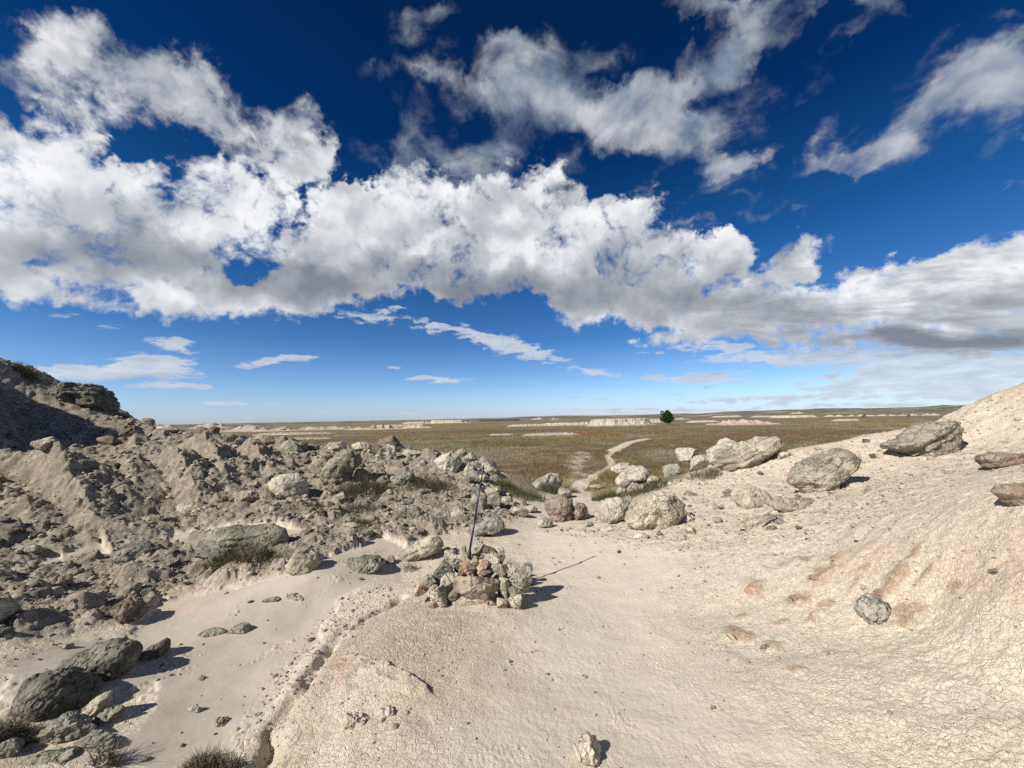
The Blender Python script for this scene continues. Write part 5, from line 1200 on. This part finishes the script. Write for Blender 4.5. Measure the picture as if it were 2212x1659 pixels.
# ---------------------------------------------------------------- far badlands
def butte_material(name, c1, c2):
    m, nt = mat(name); g = N(nt); P = g.new('ShaderNodeNewGeometry').outputs['Position']
    band = g.noise(g.mapping(P, scale=(.01, .01, 1.6)), 1.0, 4, .6)
    c = g.mix(g.ramp(band, .42, .6), c1, c2); c = g.mix(g.ramp(g.noise(P, .25, 5, .65), .35, .8, 0, .6), c, tuple(x * .72 for x in c1))
    nz = g.new('ShaderNodeSeparateXYZ'); g.put(nz.inputs[0], g.new('ShaderNodeNewGeometry').outputs['Normal'])
    bsdf_out(g, nt, c, .95, bump(g, g.noise(g.mapping(P, scale=(1, 1, .3)), .9, 6, .65), 1.2, .7), .1); return m
BM = dict(white=butte_material('pale_siltstone', (.52, .465, .36), (.42, .365, .28)), buff=butte_material('buff_siltstone', (.47, .41, .32), (.36, .30, .235)),
          pink=butte_material('pink_siltstone', (.55, .46, .37), (.50, .37, .29)), grey=butte_material('grey_shale', (.24, .22, .21), (.18, .165, .16)), dark=butte_material('wooded_rise', (.06, .065, .045), (.09, .085, .06)))
def butte(u, vb, wpx, hpx, mt, style, seed, y=None, dep=.45):
    g = hit(u, vb, 11000) if y is None else None
    y = y or (g[1] if g is not None else 3000); x = ray(u, vb)[0] * y; W, H = wpx / F * y, hpx / F * y; D = max(W * dep, H * 1.5)
    nx, ny = (220, 70) if wpx > 60 else (110, 40)
    a, b = np.meshgrid(np.linspace(-1.25, 1.25, nx), np.linspace(-1.3, 1.3, ny)); a = a.ravel(); b = b.ravel()
    X, Y = a * W / 2, b * D / 2; s = W / 2
    fl = fbm2(X / H * .8 + seed + .6 * fbm2(X / H * .3, Y / H * .3, 2, seed + 2), Y / H * .35, 5, seed, .68, True)
    d = (np.abs(a) ** 3 + np.abs(b) ** 3) ** (1 / 3) + .22 * fbm2(a * 2.5 + seed, b * 2.5, 3, seed + 3)
    if style == 'mesa': h = .72 * sstep(1.02, .86, d - .16 * fl + .05) + .28 * sstep(1.22, .85, d - .1 * fl); h = h * (1 + .06 * fbm2(a * 4, b * 4, 3, seed + 7))
    elif style == 'flat': h = sstep(1.1, .7, d - .3 * fl) * (.6 + .5 * fbm2(a * 9 + seed, b * 3, 3, seed + 8))
    else:
        pk = np.clip(.45 + 1.1 * fbm2(a * W / H * .22 + seed, b * 1.2 + seed, 3, seed + 9), .05, 1.2)
        h = sstep(1.15, .2, d) * pk * (.7 + .75 * fl)
    Z = h * H; zb = base(X + x, Y + y)
    V = np.stack([X, Y, zb + Z - (d > 1.12) * (.25 * H) - .03 * H - float(zb.mean())], 1)
    i = np.arange(ny - 1)[:, None] * nx; j = np.arange(nx - 1)[None, :]
    f = np.stack([i + j, i + j + 1, i + nx + j + 1, i + nx + j], -1).reshape(-1, 4)
    me = mesh_from('butte', V, f); me.materials.append(BM[mt]); o = bpy.data.objects.new('butte', me); col.objects.link(o); o.location = (x, y, float(zb.mean())); o['kind'] = 'structure'
def far_badlands():
    B = [(1342,919,126,15,'white','mesa',1),(1408,913,50,8,'white','mesa',2),(1228,919,120,8,'white','flat',3),(1135,921,70,6,'white','flat',4),
         (1603,917,150,17,'pink','peaks',5),(1715,902,84,5,'white','mesa',7),(1722,893,34,4,'white','peaks',8),(1827,909,50,5,'white','flat',9),
         (1190,940,110,6,'white','flat',11),(1083,940,50,4,'white','flat',12),(522,932,150,20,'buff','peaks',13),(600,931,120,12,'buff','peaks',14),(705,928,170,11,'buff','peaks',15),(810,928,130,14,'buff','peaks',16),(897,925,66,12,'pink','peaks',17),
         (450,925,90,16,'buff','peaks',18),(637,938,150,6,'white','flat',19),(653,948,110,3,'white','flat',20),(970,914,80,7,'white','mesa',21),(905,915,60,6,'buff','flat',22),(860,921,90,5,'buff','flat',33),
         (1160,906,28,5,'white','peaks',23),(1198,906,20,4,'white','peaks',24),(1470,906,40,5,'white','peaks',25),(1518,912,60,5,'white','flat',26),(1570,901,60,4,'white','flat',27),(1650,901,50,4,'white','flat',34)]
    for q in B: butte(*q)
    for k, u in enumerate([1790,1812,1836,1862,1880,1905,1930,1950,1975,2000,2020]): butte(u, 900 - (u - 1790) * .012, 22, 5.5, 'white', 'peaks', 40 + k)
    butte(452, 914, 90, 12, 'grey', 'peaks', 60, y=900); butte(1078, 906, 90, 4, 'dark', 'mesa', 61, y=1400); butte(560, 912, 60, 4, 'grey', 'flat', 62, y=800)
    butte(350, 930, 150, 62, 'buff', 'peaks', 63, y=62, dep=.8)
build_ground(GM)
boulders(); cairn(); pole()
loose_stones(); pebbles(); rubble(); plants(); prairie_grass()
tree(1443, 919, 34, 33, 'single dark green tree standing on the prairie beside the white mesa')
tree(1866, 903, 13, 8, 'tiny dark tree far off at the foot of the right hills, left of two', 900)
tree(1963, 901, 9, 6, 'tiny dark tree far off at the foot of the right hills, right of two', 700)
far_badlands()
scene.render.resolution_x = 1024; scene.render.resolution_y = 768
scene.cycles.max_bounces = 5; scene.cycles.diffuse_bounces = 3
scene.cycles.use_adaptive_sampling = True; scene.cycles.adaptive_threshold = 0.015
scene.cycles.use_denoising = False
